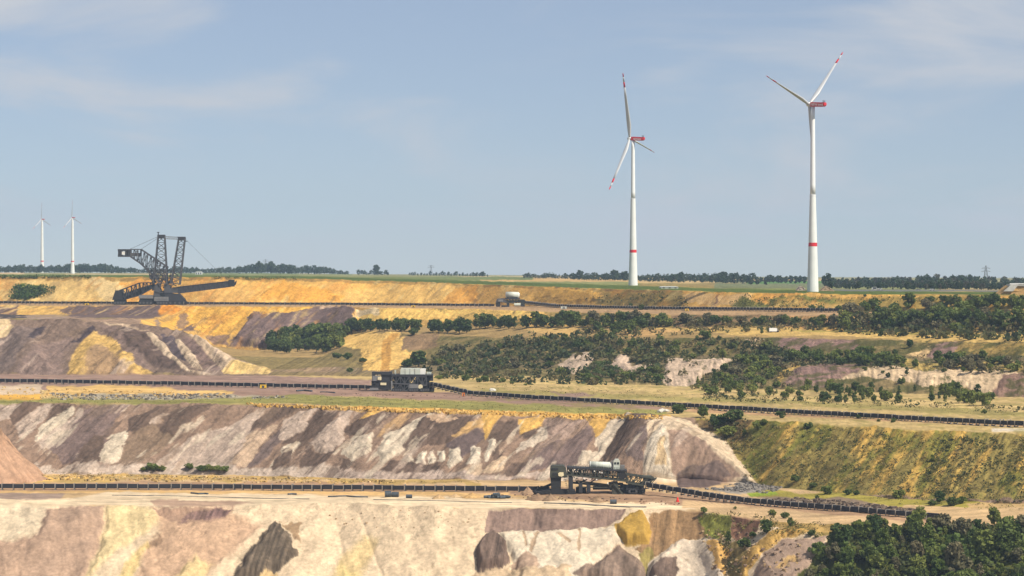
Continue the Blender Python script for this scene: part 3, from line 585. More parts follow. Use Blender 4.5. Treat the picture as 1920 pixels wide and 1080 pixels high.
# stray runs of other spoil inside the dumps
for sd_, col_, lo_, hi_, op_, segs in ((201, WH, .64, .69, .7, (12,)), (207, DK, .64, .69, .6, (12, 9, 10)), (213, MB2, .62, .68, .4, (12, 9, 10, 6)), (219, LT, .65, .70, .6, (9, 10, 12)), (223, (212, 150, 78), .56, .70, .5, (4, 6)), (227, (240, 212, 150), .58, .70, .6, (4, 6)), (229, (170, 140, 96), .62, .70, .5, (4, 6))):
    mm = sstep(lo_, hi_, 0.62 * fbm(LX / 6.0, GZ / 16.0, sd_, 5, .62) + 0.38 * fbm(GX / 34.0, GZ / 20.0, sd_ + 3, 3)) * np.isin(SEG, segs)[:, None] * op_
    if 12 in segs: mm = mm * (1 - zone)
    mm = mm * np.where(np.isin(SEG, (6, 9, 10))[:, None], sstep(760, 640, PX), 1)
    COLR = COLR * (1 - mm[..., None]) + np.array(col_, float) * mm[..., None]
# small dark pits and clods on the pale lower slope
pit = sstep(.70, .78, fbm(GX / 1.9, GZ / 1.5, 241, 3, .6)) * sstep(.5, .6, fbm(GX / 18.0, GZ / 12.0, 243, 3)) * (SEG == 14)[:, None] * .28
COLR = COLR * (1 - pit[..., None]) + np.array((150, 128, 104.0)) * pit[..., None]
isslope = np.isin(SEG, (4, 6, 8, 9, 10, 12, 14))[:, None]
soft = np.where(SEG == 14, 0.45, np.where(SEG == 4, 0.6, 1.0))[:, None]
fine = vnoise(GX / 0.9, GZ / 0.7, 301) - .5 + .8 * (vnoise(GX / 1.9, GZ / 1.5, 303) - .5)
crk = np.exp(-(np.abs(2 * fbm(LX / 9.0, GZ / 22.0, 305, 5, .6) - 1) / .03) ** 2) * sstep(.45, .6, fbm(GX / 25.0, GZ / 18.0, 307, 2))
fac = np.where(isslope, 1 + soft * 0.22 * (st - 0.5) + (0.16 + 0.26 * soft) * (bl - 0.5) + 0.16 * soft * fine - 0.28 * soft * crk, 1 + 0.26 * (fbm(GX / 30.0, GD / 16.0, 27, 4) - 0.5) + 0.14 * (bl - 0.5) + 0.34 * (fbm(GX / 90.0, GD / 2.2, 29, 4, .6) - 0.5))
COLR = COLR * fac[..., None]
# rills fanning down the dark tips of the lower slope
rill = fbm((GX - 0.25 * GZ) / 1.3, GZ / 22.0, 161, 4, .65); dkm = sstep(150, 115, COLR.mean(axis=2)) * s14
COLR = COLR * (1 + 0.9 * dkm * (rill - 0.42))[..., None]
# scrub tint on the natural slopes of the right half
vegm = np.isin(SEG, (6, 8, 9, 10))[:, None] * sstep(780, 860, PX) * sstep(0.46, 0.62, fbm(GX / 16.0, GD / 16.0, 33, 5, 0.65)) * 0.75
lum = COLR.mean(axis=2); vegm = vegm * sstep(178, 150, lum)
COLR = COLR * (1 - vegm[..., None]) + np.array((88, 88, 52.0)) * vegm[..., None]
vg = np.isin(SEG, (11,))[:, None] * sstep(820, 900, PX) * sstep(0.5, 0.7, fbm(GX / 10.0, GD / 22.0, 36, 4, 0.6)) * 0.5
COLR = COLR * (1 - vg[..., None]) + np.array((140, 132, 78.0)) * vg[..., None]
COLR = COLR * (1.0, 0.995, 0.975); lm_ = COLR.mean(axis=2, keepdims=True); COLR = lm_ + (COLR - lm_) * 1.07
soft12 = (SEG == 12)[:, None, None] * (1 - zone[..., None]); COLR = COLR + soft12 * 0.16 * (np.array((178, 154, 134.0)) - COLR)
LIN = np.clip(s2l(np.clip(COLR, 0, 255)) * KA, 0, 0.85)

# ---- relief
amp = np.array(AMP)[SEG]
edge = np.ones(NR)
dn = amp[:, None] * ((fbm(LX / 9.0, GZ / 20.0, 51, 5, 0.55) - 0.5) * 2.2 + (fbm(LX / 2.6, GZ / 7.0, 55, 3, 0.6) - 0.5) * 0.7 + (fbm(GX / 40.0, GD / 30.0, 58, 3) - 0.5) * 2.0)
gul = np.abs(2 * fbm((GX + .5 * GZ) / 17.0, GZ / 60.0, 159, 4, 0.5) - 1)
d14 = 2.0 * ((fbm(GX / 26.0 - GZ / 40.0, GZ / 16.0, 151, 4, 0.48) - 0.5) * 3.0 + (fbm(GX / 8.0, GZ / 7.0, 155, 4, 0.5) - 0.5) * 0.9) - 0.6 * np.exp(-(gul / .22) ** 2)
rid = np.abs(2 * fbm(LX / 7.0, GZ / 45.0, 171, 4, 0.55) - 1)
dn = dn - np.where(np.isin(SEG, (4, 6, 9, 10, 12))[:, None], 0.7 * np.exp(-(rid / 0.08) ** 2) * sstep(.4, .6, fbm(GX / 30.0, GZ / 30.0, 173, 2)), 0)       # rills washed down the dumped slopes
dn = np.where((SEG == 14)[:, None], d14, dn)
flat = np.isin(SEG, (5, 7, 11, 13))[:, None]
dn = np.where(flat, amp[:, None] * (fbm(GX / 6.0, GD / 9.0, 53, 5, 0.6) - 0.5) * 3.0, dn)
bf = np.where(flat, 0.6, 1.0)
dn = dn + BUL * bf
berm = np.exp(-((PY - (897 + 0.012 * PX)) / 5.0) ** 2) * (SEG == 13)[:, None] * (PX < 760) * (0.4 + 2.2 * fbm(GX / 6.0, GD / 8.0, 93, 4, 0.6))
dn = dn + berm
rub = np.exp(-((PY - 740) / 8.0) ** 2) * (SEG == 11)[:, None] * sstep(480, 420, PX) * (2.6 * fbm(GX / 7.0, GD / 16.0, 95, 5, .65) - .5)
dn = dn + rub
GD2 = GD - 0.45 * dn; GZ2 = GZ + 0.80 * dn
GX2 = (PX - 960) / F * GD2
PYF = HOR + (CAMZ - GZ2) * F / GD2

def grid_obj(name, r0, r1, mat):
    n = r1 - r0 + 1
    co = np.stack([GX2[r0:r1 + 1], GD2[r0:r1 + 1], GZ2[r0:r1 + 1]], -1).reshape(-1, 3)
    idx = np.arange(n * NC).reshape(n, NC)
    q = np.stack([idx[:-1, :-1], idx[1:, :-1], idx[1:, 1:], idx[:-1, 1:]], -1).reshape(-1, 4)
    me = bpy.data.meshes.new(name); me.vertices.add(len(co)); me.vertices.foreach_set('co', co.ravel())
    me.loops.add(q.size); me.loops.foreach_set('vertex_index', q.ravel().astype(np.int32))
    me.polygons.add(len(q)); me.polygons.foreach_set('loop_start', np.arange(0, q.size, 4, dtype=np.int32))
    me.polygons.foreach_set('use_smooth', np.ones(len(q), bool))
    a = me.attributes.new('soil', 'FLOAT_COLOR', 'POINT')
    c = np.concatenate([LIN[r0:r1 + 1].reshape(-1, 3), np.ones((len(co), 1))], 1); a.data.foreach_set('color', c.ravel())
    me.update(calc_edges=True); me.validate(); me.materials.append(MATS[mat])
    o = link(bpy.data.objects.new(name, me)); o['kind'] = 'structure'; return o
SMAT = ['soil_plain'] * 3 + ['soil_plain', 'soil', 'soil_flat', 'soil', 'soil_flat', 'soil_green', 'soil', 'soil', 'soil_flat', 'soil', 'soil_flat', 'soil', 'soil', 'soil', 'soil_green']
SLAB = {'far_plain': 'flat farmland of dry and green fields reaching to the horizon', 'near_plain': 'green grassy plain behind the rim of the mine', 'top_cut': 'yellow sand cut below the far rim of the mine',
        'top_bench': 'narrow sandy bench carrying the farthest conveyor', 'second_slope': 'yellow and grey slope below the top bench', 'second_terrace': 'dry grass terrace halfway down the overgrown slope', 'third_slope': 'overgrown slope with mauve and pale soil outcrops',
        'spoil_slope': 'slope of dark and pale spoil above the middle bench', 'middle_bench': 'broad bench of dry grass carrying the middle conveyor', 'middle_dump_slope': 'tall dump slope streaked mauve, white and yellow, overgrown at the right',
        'lower_bench': 'pale sandy bench carrying the nearest conveyor', 'lower_dump_slope': 'cream and brown dump slope along the bottom of the view', 'pit_floor': 'sandy floor of the open pit', 'lookout_slope': 'grassy slope below the lookout'}
s = 0
while s < len(ROWS):
    e = s
    while e + 1 < len(ROWS) and NAMES[e + 1] == NAMES[s] and SMAT[e + 1] == SMAT[s]: e += 1
    o = grid_obj(NAMES[s], ROW0[s], ROW0[e + 1], SMAT[s]); o['label'] = SLAB[NAMES[s]]
    s = e + 1

def ground(px, py):
    """the ground point seen at this image column and row (first hit from the camera)"""
    c = int(np.clip(np.searchsorted(XC, px), 0, NC - 1))
    col = PYF[:, c]
    r = NR - 1
    hit = np.nonzero(col <= py)[0]
    hit = hit[hit < ROW0[15] + 3]
    r = int(hit[-1]) if len(hit) else 0
    r2 = min(r + 1, NR - 1); t = (py - col[r]) / max(col[r2] - col[r], 1e-6); t = min(max(t, 0), 1)
    d = GD2[r, c] * (1 - t) + GD2[r2, c] * t; z = GZ2[r, c] * (1 - t) + GZ2[r2, c] * t
    return Vector(((px - 960) / F * d, d, z))
def ground_at(x, D):
    """ground height under a world point (x, D)"""
    px = 960 + x / D * F; c = int(np.clip(np.searchsorted(XC, px), 0, NC - 1))
    return float(np.interp(-D, -GD2[:, c], GZ2[:, c]))
# ------------------------------------------------------------------ wind turbines
BLADE_ST = [(0.0, 2.4, 1.0), (0.03, 2.5, 0.95), (0.10, 3.5, 0.62), (0.20, 4.5, 0.36), (0.32, 4.0, 0.28), (0.48, 3.2, 0.25), (0.64, 2.6, 0.23), (0.78, 2.1, 0.22), (0.86, 1.8, 0.22), (0.94, 1.5, 0.22), (0.985, 1.1, 0.22), (1.0, 0.3, 0.3)]
def blade_mb(L, ranges, k=1.0):
    mb = MB(); n = 12
    st = np.array(BLADE_ST)
    for r0, r1 in ranges:
        rs = sorted(set([r0, r1] + [r for r in st[:, 0] if r0 < r < r1]))
        base = len(mb.v)
        for r in rs:
            ch = np.interp(r, st[:, 0], st[:, 1]) * k; th = np.interp(r, st[:, 0], st[:, 2]) * ch
            tw = math.radians(11 * (1 - r) ** 1.5)
            off = 0.15 * ch * min(1, r * 6)
            for i in range(n):
                a = 2 * math.pi * i / n
                x = ch / 2 * math.cos(a) - off; y = th / 2 * math.sin(a) * (1 - 0.35 * math.cos(a) * min(1, r * 6))
                mb.v.append((x * math.cos(tw) - y * math.sin(tw), x * math.sin(tw) + y * math.cos(tw) - 0.6 * r * r, r * L))
        for j in range(len(rs) - 1):
            for i in range(n):
                a = base + j * n + i; b = base + j * n + (i + 1) % n
                mb.f.append((a, b, b + n, a + n))
        mb.f.append(tuple(base + i for i in range(n - 1, -1, -1))); e = base + (len(rs) - 1) * n; mb.f.append(tuple(e + i for i in range(n)))
    return mb
def revolve(prof, n=32):
    mb = MB()
    for z, r in prof:
        for i in range(n):
            a = 2 * math.pi * i / n; mb.v.append((r * math.cos(a), r * math.sin(a), z))
    for j in range(len(prof) - 1):
        for i in range(n):
            a = j * n + i; b = j * n + (i + 1) % n; mb.f.append((a, b, b + n, a + n))
    mb.f.append(tuple(range(n - 1, -1, -1))); e = (len(prof) - 1) * n; mb.f.append(tuple(e + i for i in range(n)))
    return mb
def turbine(base, H, L, c, thetas, label, group, ledge=0.5, band=0.25, beta=72, text=None, rb=5.0, rt=1.75, detail=True, pitch_adj=(0, 0, 0)):
    root = empty('wind_turbine', base); tag(root, label, 'wind turbine', group)
    ax = Vector((-math.sqrt(1 - c * c), c, 0.05)).normalized(); e = Vector((c, math.sqrt(1 - c * c), 0)); up = e.cross(ax)
    if up.z < 0: up = -up
    hz = H
    zl = H * ledge; zb = H * band; bh = H * 0.010
    def rad(z): return np.interp(z, [0, zb, zl, zl + 0.01, H], [rb, rb * 0.75, rb * 0.52, rb * 0.47, rt])
    revolve([(-3, rb)] + [(z, rad(z)) for z in np.linspace(0, zb - bh, 5)], 20).build('concrete_tower', 'tower_concrete', root)
    revolve([(zb - bh, rad(zb - bh) + .03), (zb + bh, rad(zb + bh) + .03)], 20).build('red_band', 'signal_red', root)
    revolve([(z, rad(z)) for z in np.linspace(zb + bh, zl, 8)], 20).build('concrete_tower', 'tower_concrete', root)
    revolve([(zl, rad(zl) + .08), (zl + 1.2, rad(zl) + .08)], 24).build('tower_flange', 'tower_white', root)
    revolve([(z, rad(z)) for z in np.linspace(zl + 1.2, H - 2.0, 10)], 28).build('steel_tower', 'tower_white', root, True)
    # nacelle, along the rotor axis
    k = L / 70.0
    M = Matrix((( -ax.x, e.x, up.x, 0), (-ax.y, e.y, up.y, 0), (-ax.z, e.z, up.z, H), (0, 0, 0, 1)))   # local x: backwards from the hub, y: sideways, z: up
    nm = MB(); w = 2.1 * k
    prof = [(-1.6 * k, -1.9 * k), (11.0 * k, -1.7 * k), (12.6 * k, -0.6 * k), (12.6 * k, 1.9 * k), (-1.2 * k, 2.0 * k), (-1.9 * k, 1.2 * k)]
    nm.prism(prof, -w, w)
    me = nm.mesh('nacelle', 'signal_red')
    bm = bmesh.new(); bm.from_mesh(me); bmesh.ops.bevel(bm, geom=[x for x in bm.edges], offset=0.35 * k, segments=2, affect='EDGES'); bm.to_mesh(me); bm.free()
    na = link(bpy.data.objects.new('nacelle', me), root); na.matrix_local = M
    if detail:
        cb = MB().box(10.2 * k, 11.9 * k, -1.6 * k, 1.6 * k, 1.9 * k, 2.15 * k)
        for yy in (-1.2, 0, 1.2): cb.beam((11 * k, yy * k, 2 * k), (11 * k, yy * k, 3.5 * k), 0.22 * k)
        cb.box(10.6 * k, 11.4 * k, -1.7 * k, 1.7 * k, 2.9 * k, 3.5 * k)
        cb.build('roof_cooler', 'steel_mid', na)
    if text:
        for (tx, x0, size, mat_) in text:
            cu = bpy.data.curves.new('lettering', 'FONT'); cu.body = tx; cu.size = size * k; cu.extrude = 0.03; cu.offset = 0.03 * k
            tmp = bpy.data.objects.new('t', cu); COL.objects.link(tmp)
            dg = bpy.context.evaluated_depsgraph_get(); tm = bpy.data.meshes.new_from_object(tmp.evaluated_get(dg)); bpy.data.objects.remove(tmp)
            tm.materials.clear(); tm.materials.append(MATS[mat_]); tm.name = 'lettering'
            lo = link(bpy.data.objects.new('lettering', tm), na)
            # on the side that faces the pit (-y of the nacelle), reading left to right
            lo.matrix_local = Matrix.Translation((x0 * k, -w - 0.06, -1.05 * k)) @ Matrix.Rotation(math.radians(90), 4, 'X')
    hub = revolve([(-2.0 * k, 1.5 * k), (-0.5 * k, 2.0 * k), (1.2 * k, 1.95 * k), (2.4 * k, 1.3 * k), (3.0 * k, 0.3 * k)], 20).build('hub', 'tower_white', root, True)
    hubc = Vector((0, 0, H)) + ax * (3.6 * k)
    hub.matrix_local = Matrix.Translation(hubc) @ ax.to_track_quat('Z', 'Y').to_matrix().to_4x4()
    sides = [(0, .78), (.86, .94)]; reds = [(.78, .86), (.94, 1.0)]
    for th, pa in zip(thetas, pitch_adj):
        t = math.radians(th); zd = (e * math.sin(t) + up * math.cos(t) + ax * 0.03).normalized()
        tan = ax.cross(zd).normalized(); b = math.radians(beta + pa)
        ch = tan * math.cos(b) + ax * math.sin(b); tk = zd.cross(ch)
        bl = blade_mb(L - 1.2 * k, sides, k).build('blade', 'blade_white', root, True)
        R = Matrix(((ch.x, tk.x, zd.x), (ch.y, tk.y, zd.y), (ch.z, tk.z, zd.z))).to_4x4()
        bl.matrix_local = Matrix.Translation(hubc + zd * (1.2 * k)) @ R
        for rr_ in reds: blade_mb(L - 1.2 * k, [rr_], k * 1.01).build('red_tip_band', 'signal_red', bl, True)
    return root
gT = 'wind turbines beyond the mine'
b1 = at(1524, 546, 2500); b1.z = ground_at(b1.x, b1.y) - 0.3
H1 = CAMZ - (196 - HOR) * b1.y / F - b1.z
turbine(b1, H1, 71.0, 0.62, (46.6, -73.3, 166.7), 'tall white wind turbine with one blade pointing down, rightmost', gT, 0.512, 0.253, 90, [('NEW', -0.9, 2.9, 'letter_white'), ('RWE', 6.4, 2.4, 'letter_white')])
b2 = at(1187, 536, 3110); b2.z = ground_at(b2.x, b2.y) - 0.3
H2 = CAMZ - (260 - HOR) * b2.y / F - b2.z
turbine(b2, H2, 73.0, 0.43, (-20.4, -140.4, 99.6), 'white wind turbine left of the tallest one, red nacelle and dark raised blade', gT, 0.585, 0.235, 90, [('NORDEX', 1.2, 2.0, 'letter_white')])
for (bx, by, hx, L, th, lab, D) in ((79, 511, 411, 46, (-2, -128, 112), 'small distant white wind turbine, leftmost, standing behind the tree belt', 7600), (136, 511.5, 408, 48, (-1, -130, 110), 'small distant white wind turbine with its foot in front of the trees', 6300)):
    p = at(bx, by, D); p.z = ground_at(p.x, p.y) - .5
    turbine(p, CAMZ - (hx - HOR) * D / F - p.z, L * D / 7600 * 0.95, 0.5, th, lab, gT, 0.9, 0.22, 70, None, 5.2 * D / 7000, 2.2 * D / 7000, False)

# ------------------------------------------------------------------ belt conveyors
ML = 5.6
def module_mesh():
    a = MB(); a.box(0.12, ML - 0.12, -1.05, -0.95, 1.0, 2.95); a.box(0.12, ML - 0.12, 0.95, 1.05, 1.0, 2.95)
    a.box(0, ML, -0.92, 0.92, 2.2, 2.4); a.box(0, ML, -0.9, 0.9, 0.75, 0.9); a.box(0.1, ML - 0.1, -1.0, 1.0, 2.96, 3.02)
    return a.mesh('conveyor_frame', 'conveyor_panel')
def post_mesh():
    a = MB()
    for y in (-1.2, 1.2): a.box(-0.22, 0.22, y - 0.16, y + 0.16, -0.5, 3.25)
    a.box(-0.25, 0.25, -1.6, 1.6, -0.3, 0.28); a.box(-0.12, 0.12, -1.2, 1.2, 3.05, 3.2)
    return a.mesh('support_frame', 'post_grey')
MMESH, PMESH = module_mesh(), post_mesh()
def conveyor(path, label, name='belt_conveyor', step=1):
    pts = []
    for px, py, lift in path:
        g = ground(px, py); g.z += lift; pts.append(g)
    # even out the bench's small bumps along the run
    root = empty(name, pts[0]); tag(root, label, 'conveyor', 'belt conveyors of the mine')
    seg = [(pts[i], pts[i + 1]) for i in range(len(pts) - 1)]
    o0 = pts[0].copy()
    for a, b in seg:
        d = b - a; n = max(1, round(d.length / ML)); sx = d.length / n / ML
        q = d.to_track_quat('X', 'Z')
        for i in range(n):
            p = a.lerp(b, i / n) - o0
            jit = random.uniform(-.7, .7)
            for me in (MMESH, PMESH):
                o = link(bpy.data.objects.new(me.name, me), root); o.location = p; o.rotation_mode = 'QUATERNION'; o.rotation_quaternion = q
                if me is MMESH: o.scale = (sx, 1, random.uniform(0.94, 1.06))
                else: o.location = p + d.normalized() * jit; o.scale = (random.uniform(.7, 1.3), 1, random.uniform(.95, 1.12))
    return root
conveyor([(-130, 917.5, 0), (200, 917.8, 0), (400, 918.5, 0), (700, 920.5, 0), (1030, 923.5, 0)], 'dark conveyor running across the pale lower bench, nearest, left of its drive station')
conveyor([(1214, 928, 3.4), (1320, 938, 1.2), (1400, 945, 0), (1500, 954, 0), (1700, 970.5, 0), (1760, 975, 0)], 'dark conveyor sloping down right from the nearest drive station')
conveyor([(-130, 716, 0), (0, 718, 0), (250, 722, 0), (500, 727, 0), (700, 731, 0)], 'dark conveyor along the foot of the big spoil heap on the middle bench')
conveyor([(808, 735, 3.6), (880, 741, 0), (1000, 750, 0), (1250, 763.5, 0), (1500, 778, 0), (1700, 789.5, 0), (1920, 801, 0), (2030, 806.5, 0)], 'long dark conveyor crossing the dry grass right of the middle drive station')
conveyor([(-130, 569.3, 0), (200, 571, 0), (430, 572, 0), (640, 573, 0), (926, 575.5, 0)], 'farthest thin dark conveyor below the yellow cut, left part')
conveyor([(984, 574.5, 2.5), (1045, 577.5, 0.5), (1130, 579.3, 0), (1280, 582, 0), (1420, 583.2, 0), (1572, 585.5, 0)], 'farthest thin dark conveyor, part right of the far drive station')

# ------------------------------------------------------------------ machines (built in metres from image pixel positions)
class PixelPlane:
    """image pixels on the machine's own upright plane -> local metres"""
    def __init__(s, px, py):
        s.g = ground(px, py); s.px = px; s.s = s.g.y / F; s.pz = proj(s.g)[1]
    def p(s, px, py, y=0.0): return Vector(((px - s.px) * s.s, y, (s.pz - py) * s.s))
    def box(s, mb, x0, x1, y0, y1, d0, d1):
        a = s.p(x0, y1); b = s.p(x1, y0); return mb.box(a.x, b.x, d0, d1, a.z, b.z)
    def prism(s, mb, pts, d0, d1): return mb.prism([(s.p(*q).x, s.p(*q).z) for q in pts], d0, d1)
    def truss(s, mb, a0, a1, b0, b1, w, n, wc, wb):     # a0/a1 lower/upper at one end, b0/b1 at the other
        A = [s.p(*a0, -w), s.p(*a1, -w), s.p(*a1, w), s.p(*a0, w)]; B = [s.p(*b0, -w), s.p(*b1, -w), s.p(*b1, w), s.p(*b0, w)]
        return mb.lattice(A, B, n, wc, wb)
def crawler(parent, x, y, L, Wd, Hh, name='crawler'):
    m = MB(); r = Hh / 2; prof = []
    for i in range(9):
        a = -math.pi / 2 + math.pi * i / 8; prof.append((L / 2 - r + r * math.cos(a), r + r * math.sin(a)))
    for i in range(9):
        a = math.pi / 2 + math.pi * i / 8; prof.append((-L / 2 + r + r * math.cos(a), r + r * math.sin(a)))
    m.prism(prof, -Wd / 2, Wd / 2)
    o = m.build(name, 'belt_black', parent); o.location = (x, y, 0)
    h = MB()
    for i in range(4):
        xx = -L / 2 + r + (L - 2 * r) * i / 3; h.cyl((xx, -Wd / 2 - .12, r), (xx, Wd / 2 + .12, r), r * 0.6, n=10)
    h.build('road_wheel', 'steel_mid', o); return o

# ---- spreader on the top bench
E = PixelPlane(290, 571.5)
def zz(x, y): return (200 + x / 6.354, 420 + y / 6.354)
sp = empty('spreader', E.g, 0); tag(sp, 'huge dark steel spreader with two lattice masts and long booms on the top bench', 'spreader')
t = MB(); E.box(t, *[zz(140, 300)[0], zz(290, 390)[0], zz(0, 300)[1], zz(0, 322)[1]], -5, 5); E.box(t, zz(140, 0)[0], zz(290, 0)[0], zz(0, 372)[1], zz(0, 392)[1], -5, 5)
for x0, x1 in ((142, 186), (226, 250), (262, 290)): E.box(t, zz(x0, 0)[0], zz(x1, 0)[0], zz(0, 320)[1], zz(0, 374)[1], -4.8, 4.8)
t.build('ballast_box', 'steel_dark', sp)
t = MB(); E.box(t, zz(188, 0)[0], zz(224, 0)[0], zz(0, 328)[1], zz(0, 366)[1], -4.6, -4.0); t.build('cabin_panel', 'tank_white', sp)
t = MB(); E.truss(t, zz(290, 392), zz(290, 302), zz(405, 470), zz(410, 302), 4.5, 3, 1.0, 0.55)
E.truss(t, zz(405, 470), zz(410, 302), zz(640, 690), zz(730, 515), 4.5, 8, 1.1, 0.55)
t.build('counterweight_boom', 'steel_mid', sp)
t = MB(); E.box(t, zz(290, 0)[0], zz(410, 0)[0], zz(0, 345)[1], zz(0, 384)[1], -3, 3); t.build('winch_house', 'steel_pale', sp)
for (l0, l1, r0, r1, nm) in (((560, 700), (614, 150), (725, 720), (692, 150), 'front_mast'), ((770, 700), (858, 178), (872, 720), (934, 170), 'rear_mast')):
    t = MB(); A = [E.p(*zz(*l0), -5), E.p(*zz(*r0), -5), E.p(*zz(*r0), 5), E.p(*zz(*l0), 5)]; B = [E.p(*zz(*l1), -3.2), E.p(*zz(*r1), -3.2), E.p(*zz(*r1), 3.2), E.p(*zz(*l1), 3.2)]
    t.lattice(A, B, 8, 1.15, 0.6); mast = t.build(nm, 'steel_mid', sp)
    t = MB(); E.box(t, zz(l1[0] - 6, 0)[0], zz(r1[0] + 4, 0)[0], zz(0, 128 if nm == 'front_mast' else 152)[1], zz(0, 172 if nm == 'front_mast' else 196)[1], -3.8, 3.8); t.build('mast_head', 'steel_dark', mast)
t = MB(); t.beam(E.p(*zz(615, 130)), E.p(*zz(615, 95)), 0.9); E.box(t, zz(600, 0)[0], zz(628, 0)[0], zz(0, 95)[1], zz(0, 104)[1], -.8, .8); t.beam(E.p(*zz(930, 205)), E.p(*zz(962, 205)), 0.7); t.build('beacon', 'steel_dark', sp)
t = MB()
for y in (-2.5, 2.5):
    for dz in (148, 176): t.beam(E.p(*zz(690, dz), y), E.p(*zz(862, dz + 8), y), 0.5)
    for i in range(9):
        f = i / 8; t.beam(E.p(*zz(690 + 172 * f, 148 + 8 * f), y), E.p(*zz(690 + 172 * min(1, f + .12), 176 + 8 * f), y), 0.3)
t.build('mast_tie', 'steel_pale', sp)
t = MB()
for y in (-3.5, 3.5):
    t.beam(E.p(*zz(612, 150), y), E.p(*zz(285, 296), y), 0.16); t.beam(E.p(*zz(616, 165), y), E.p(*zz(410, 300), y), 0.16)
    t.beam(E.p(*zz(936, 180), y), E.p(*zz(1440, 672), y), 0.10)
t.build('stay_cable', 'steel_mid', sp)
t = MB()
rnd = random.Random(3)
nodes = [zz(500, 570), zz(560, 600), zz(620, 560), zz(700, 540), zz(770, 560), zz(520, 640), zz(600, 660), zz(680, 640), zz(760, 650), zz(560, 720), zz(640, 740), zz(720, 730), zz(790, 720), zz(590, 800), zz(660, 820), zz(740, 800), zz(840, 740), zz(850, 620)]
for i, a in enumerate(nodes):
    for b in nodes[i + 1:]:
        dd = math.hypot(a[0] - b[0], a[1] - b[1])
        if dd < 17.5:
            y = rnd.choice((-5, -2, 2, 5)); t.beam(E.p(*a, y), E.p(*b, rnd.choice((y, -y))), 0.75)
t.build('slewing_frame', 'steel_mid', sp)
t = MB(); E.prism(t, [zz(560, 860), zz(580, 720), zz(640, 700), zz(640, 860)], -4.5, 4.5); E.box(t, zz(520, 0)[0], zz(575, 0)[0], zz(0, 600)[1], zz(0, 655)[1], -4, 0); E.box(t, zz(690, 0)[0], zz(760, 0)[0], zz(0, 720)[1], zz(0, 820)[1], -4, 4); t.build('machinery_house', 'steel_mid', sp)
t = MB(); E.prism(t, [zz(880, 824), zz(1490, 744), zz(1510, 672), zz(1440, 680), zz(850, 748), zz(690, 770), zz(690, 815)], -2.6, 2.6)
db = t.build('discharge_boom', 'steel_mid', sp)
t = MB()
for i in range(22):
    f0 = i / 22; f1 = (i + 1) / 22
    lo = lambda f: E.p(*zz(860 + 620 * f, 826 - 80 * f), -2.85); hi = lambda f: E.p(*zz(860 + 640 * f, 748 - 72 * f), -2.85)
    t.beam(lo(f0), hi(f0), 0.4); t.beam(lo(f0) if i % 2 else hi(f0), hi(f1) if i % 2 else lo(f1), 0.35)
    t.beam(hi(f0), hi(f1), 0.7); t.beam(lo(f0), lo(f1), 0.7)
    t.beam(hi(f0) + Vector((0, 0, 0)), hi(f0) + Vector((0, 0, 1.4)), 0.16); t.beam(hi(f0) + Vector((0, 0, 1.4)), hi(f1) + Vector((0, 0, 1.4)), 0.14)
t.build('side_truss', 'steel_dark', db)
t = MB(); E.box(t, zz(1452, 0)[0], zz(1522, 0)[0], zz(0, 664)[1], zz(0, 745)[1], -3.4, 3.4); E.prism(t, [zz(1520, 735), zz(1530, 690), zz(1550, 672), zz(1540, 720)], -2, 2); t.build('boom_head', 'belt_black', db)
t = MB(); E.truss(t, zz(190, 905), zz(135, 800), zz(390, 850), zz(395, 702), 3.6, 5, 1.0, 0.6); E.truss(t, zz(390, 850), zz(395, 702), zz(575, 745), zz(560, 698), 3.6, 4, 1.0, 0.6)
rb_ = t.build('receiving_boom', 'steel_dark', sp)
t = MB(); E.prism(t, [zz(190, 905), zz(390, 848), zz(575, 745), zz(560, 715), zz(400, 760), zz(200, 830), zz(140, 850)], -2.4, 3.4); t.build('belt_trough', 'belt_black', rb_)
t = MB()
for i in range(7):
    x = 205 + i * 30; y = 800 - i * 14; E.box(t, zz(x, 0)[0], zz(x + 12, 0)[0], zz(0, y)[1], zz(0, y + 75)[1], -3.9, -3.6)
t.build('side_panel', 'steel_mid', rb_)
t = MB(); E.prism(t, [zz(70, 905), zz(110, 790), zz(180, 790), zz(200, 905)], -4, 4); t.beam(E.p(*zz(108, 790), -2), E.p(*zz(108, 768), -2), .3); t.build('receiving_hopper', 'belt_black', rb_)
t = MB(); E.box(t, zz(390, 0)[0], zz(560, 0)[0], zz(0, 846)[1], zz(0, 886)[1], -6, 5); E.box(t, zz(575, 0)[0], zz(745, 0)[0], zz(0, 866)[1], zz(0, 918)[1], -7, 6); t.build('lower_deck', 'steel_pale', sp)
t = MB(); E.prism(t, [zz(690, 830), zz(870, 830), zz(940, 900), zz(900, 930), zz(740, 930)], -6, 6); E.box(t, zz(400, 0)[0], zz(570, 0)[0], zz(0, 886)[1], zz(0, 935)[1], -5, 5); t.build('undercarriage', 'steel_dark', sp)
for (x0, x1, y) in ((385, 560, -5), (600, 750, -8), (745, 955, -5), (600, 750, 8), (745, 955, 6), (85, 235, -4)):
    a = E.p(*zz(x0, 0)).x; b = E.p(*zz(x1, 0)).x; crawler(sp, (a + b) / 2, y, b - a, 4.0, 4.2)
t = MB()
for x in (610, 640, 690, 720): E.box(t, zz(x, 0)[0], zz(x + 14, 0)[0], zz(0, 880)[1], zz(0, 896)[1], -7.4, -7.0)
t.build('floodlight', 'steel_pale', sp)
t = MB(); E.prism(t, [zz(380, 950), zz(400, 880), zz(560, 850), zz(600, 800), zz(700, 800), zz(880, 850), zz(960, 930), zz(960, 955)], -3, 5); E.prism(t, [zz(80, 950), zz(100, 880), zz(230, 900), zz(240, 950)], -3, 4); t.build('chassis', 'belt_black', sp)
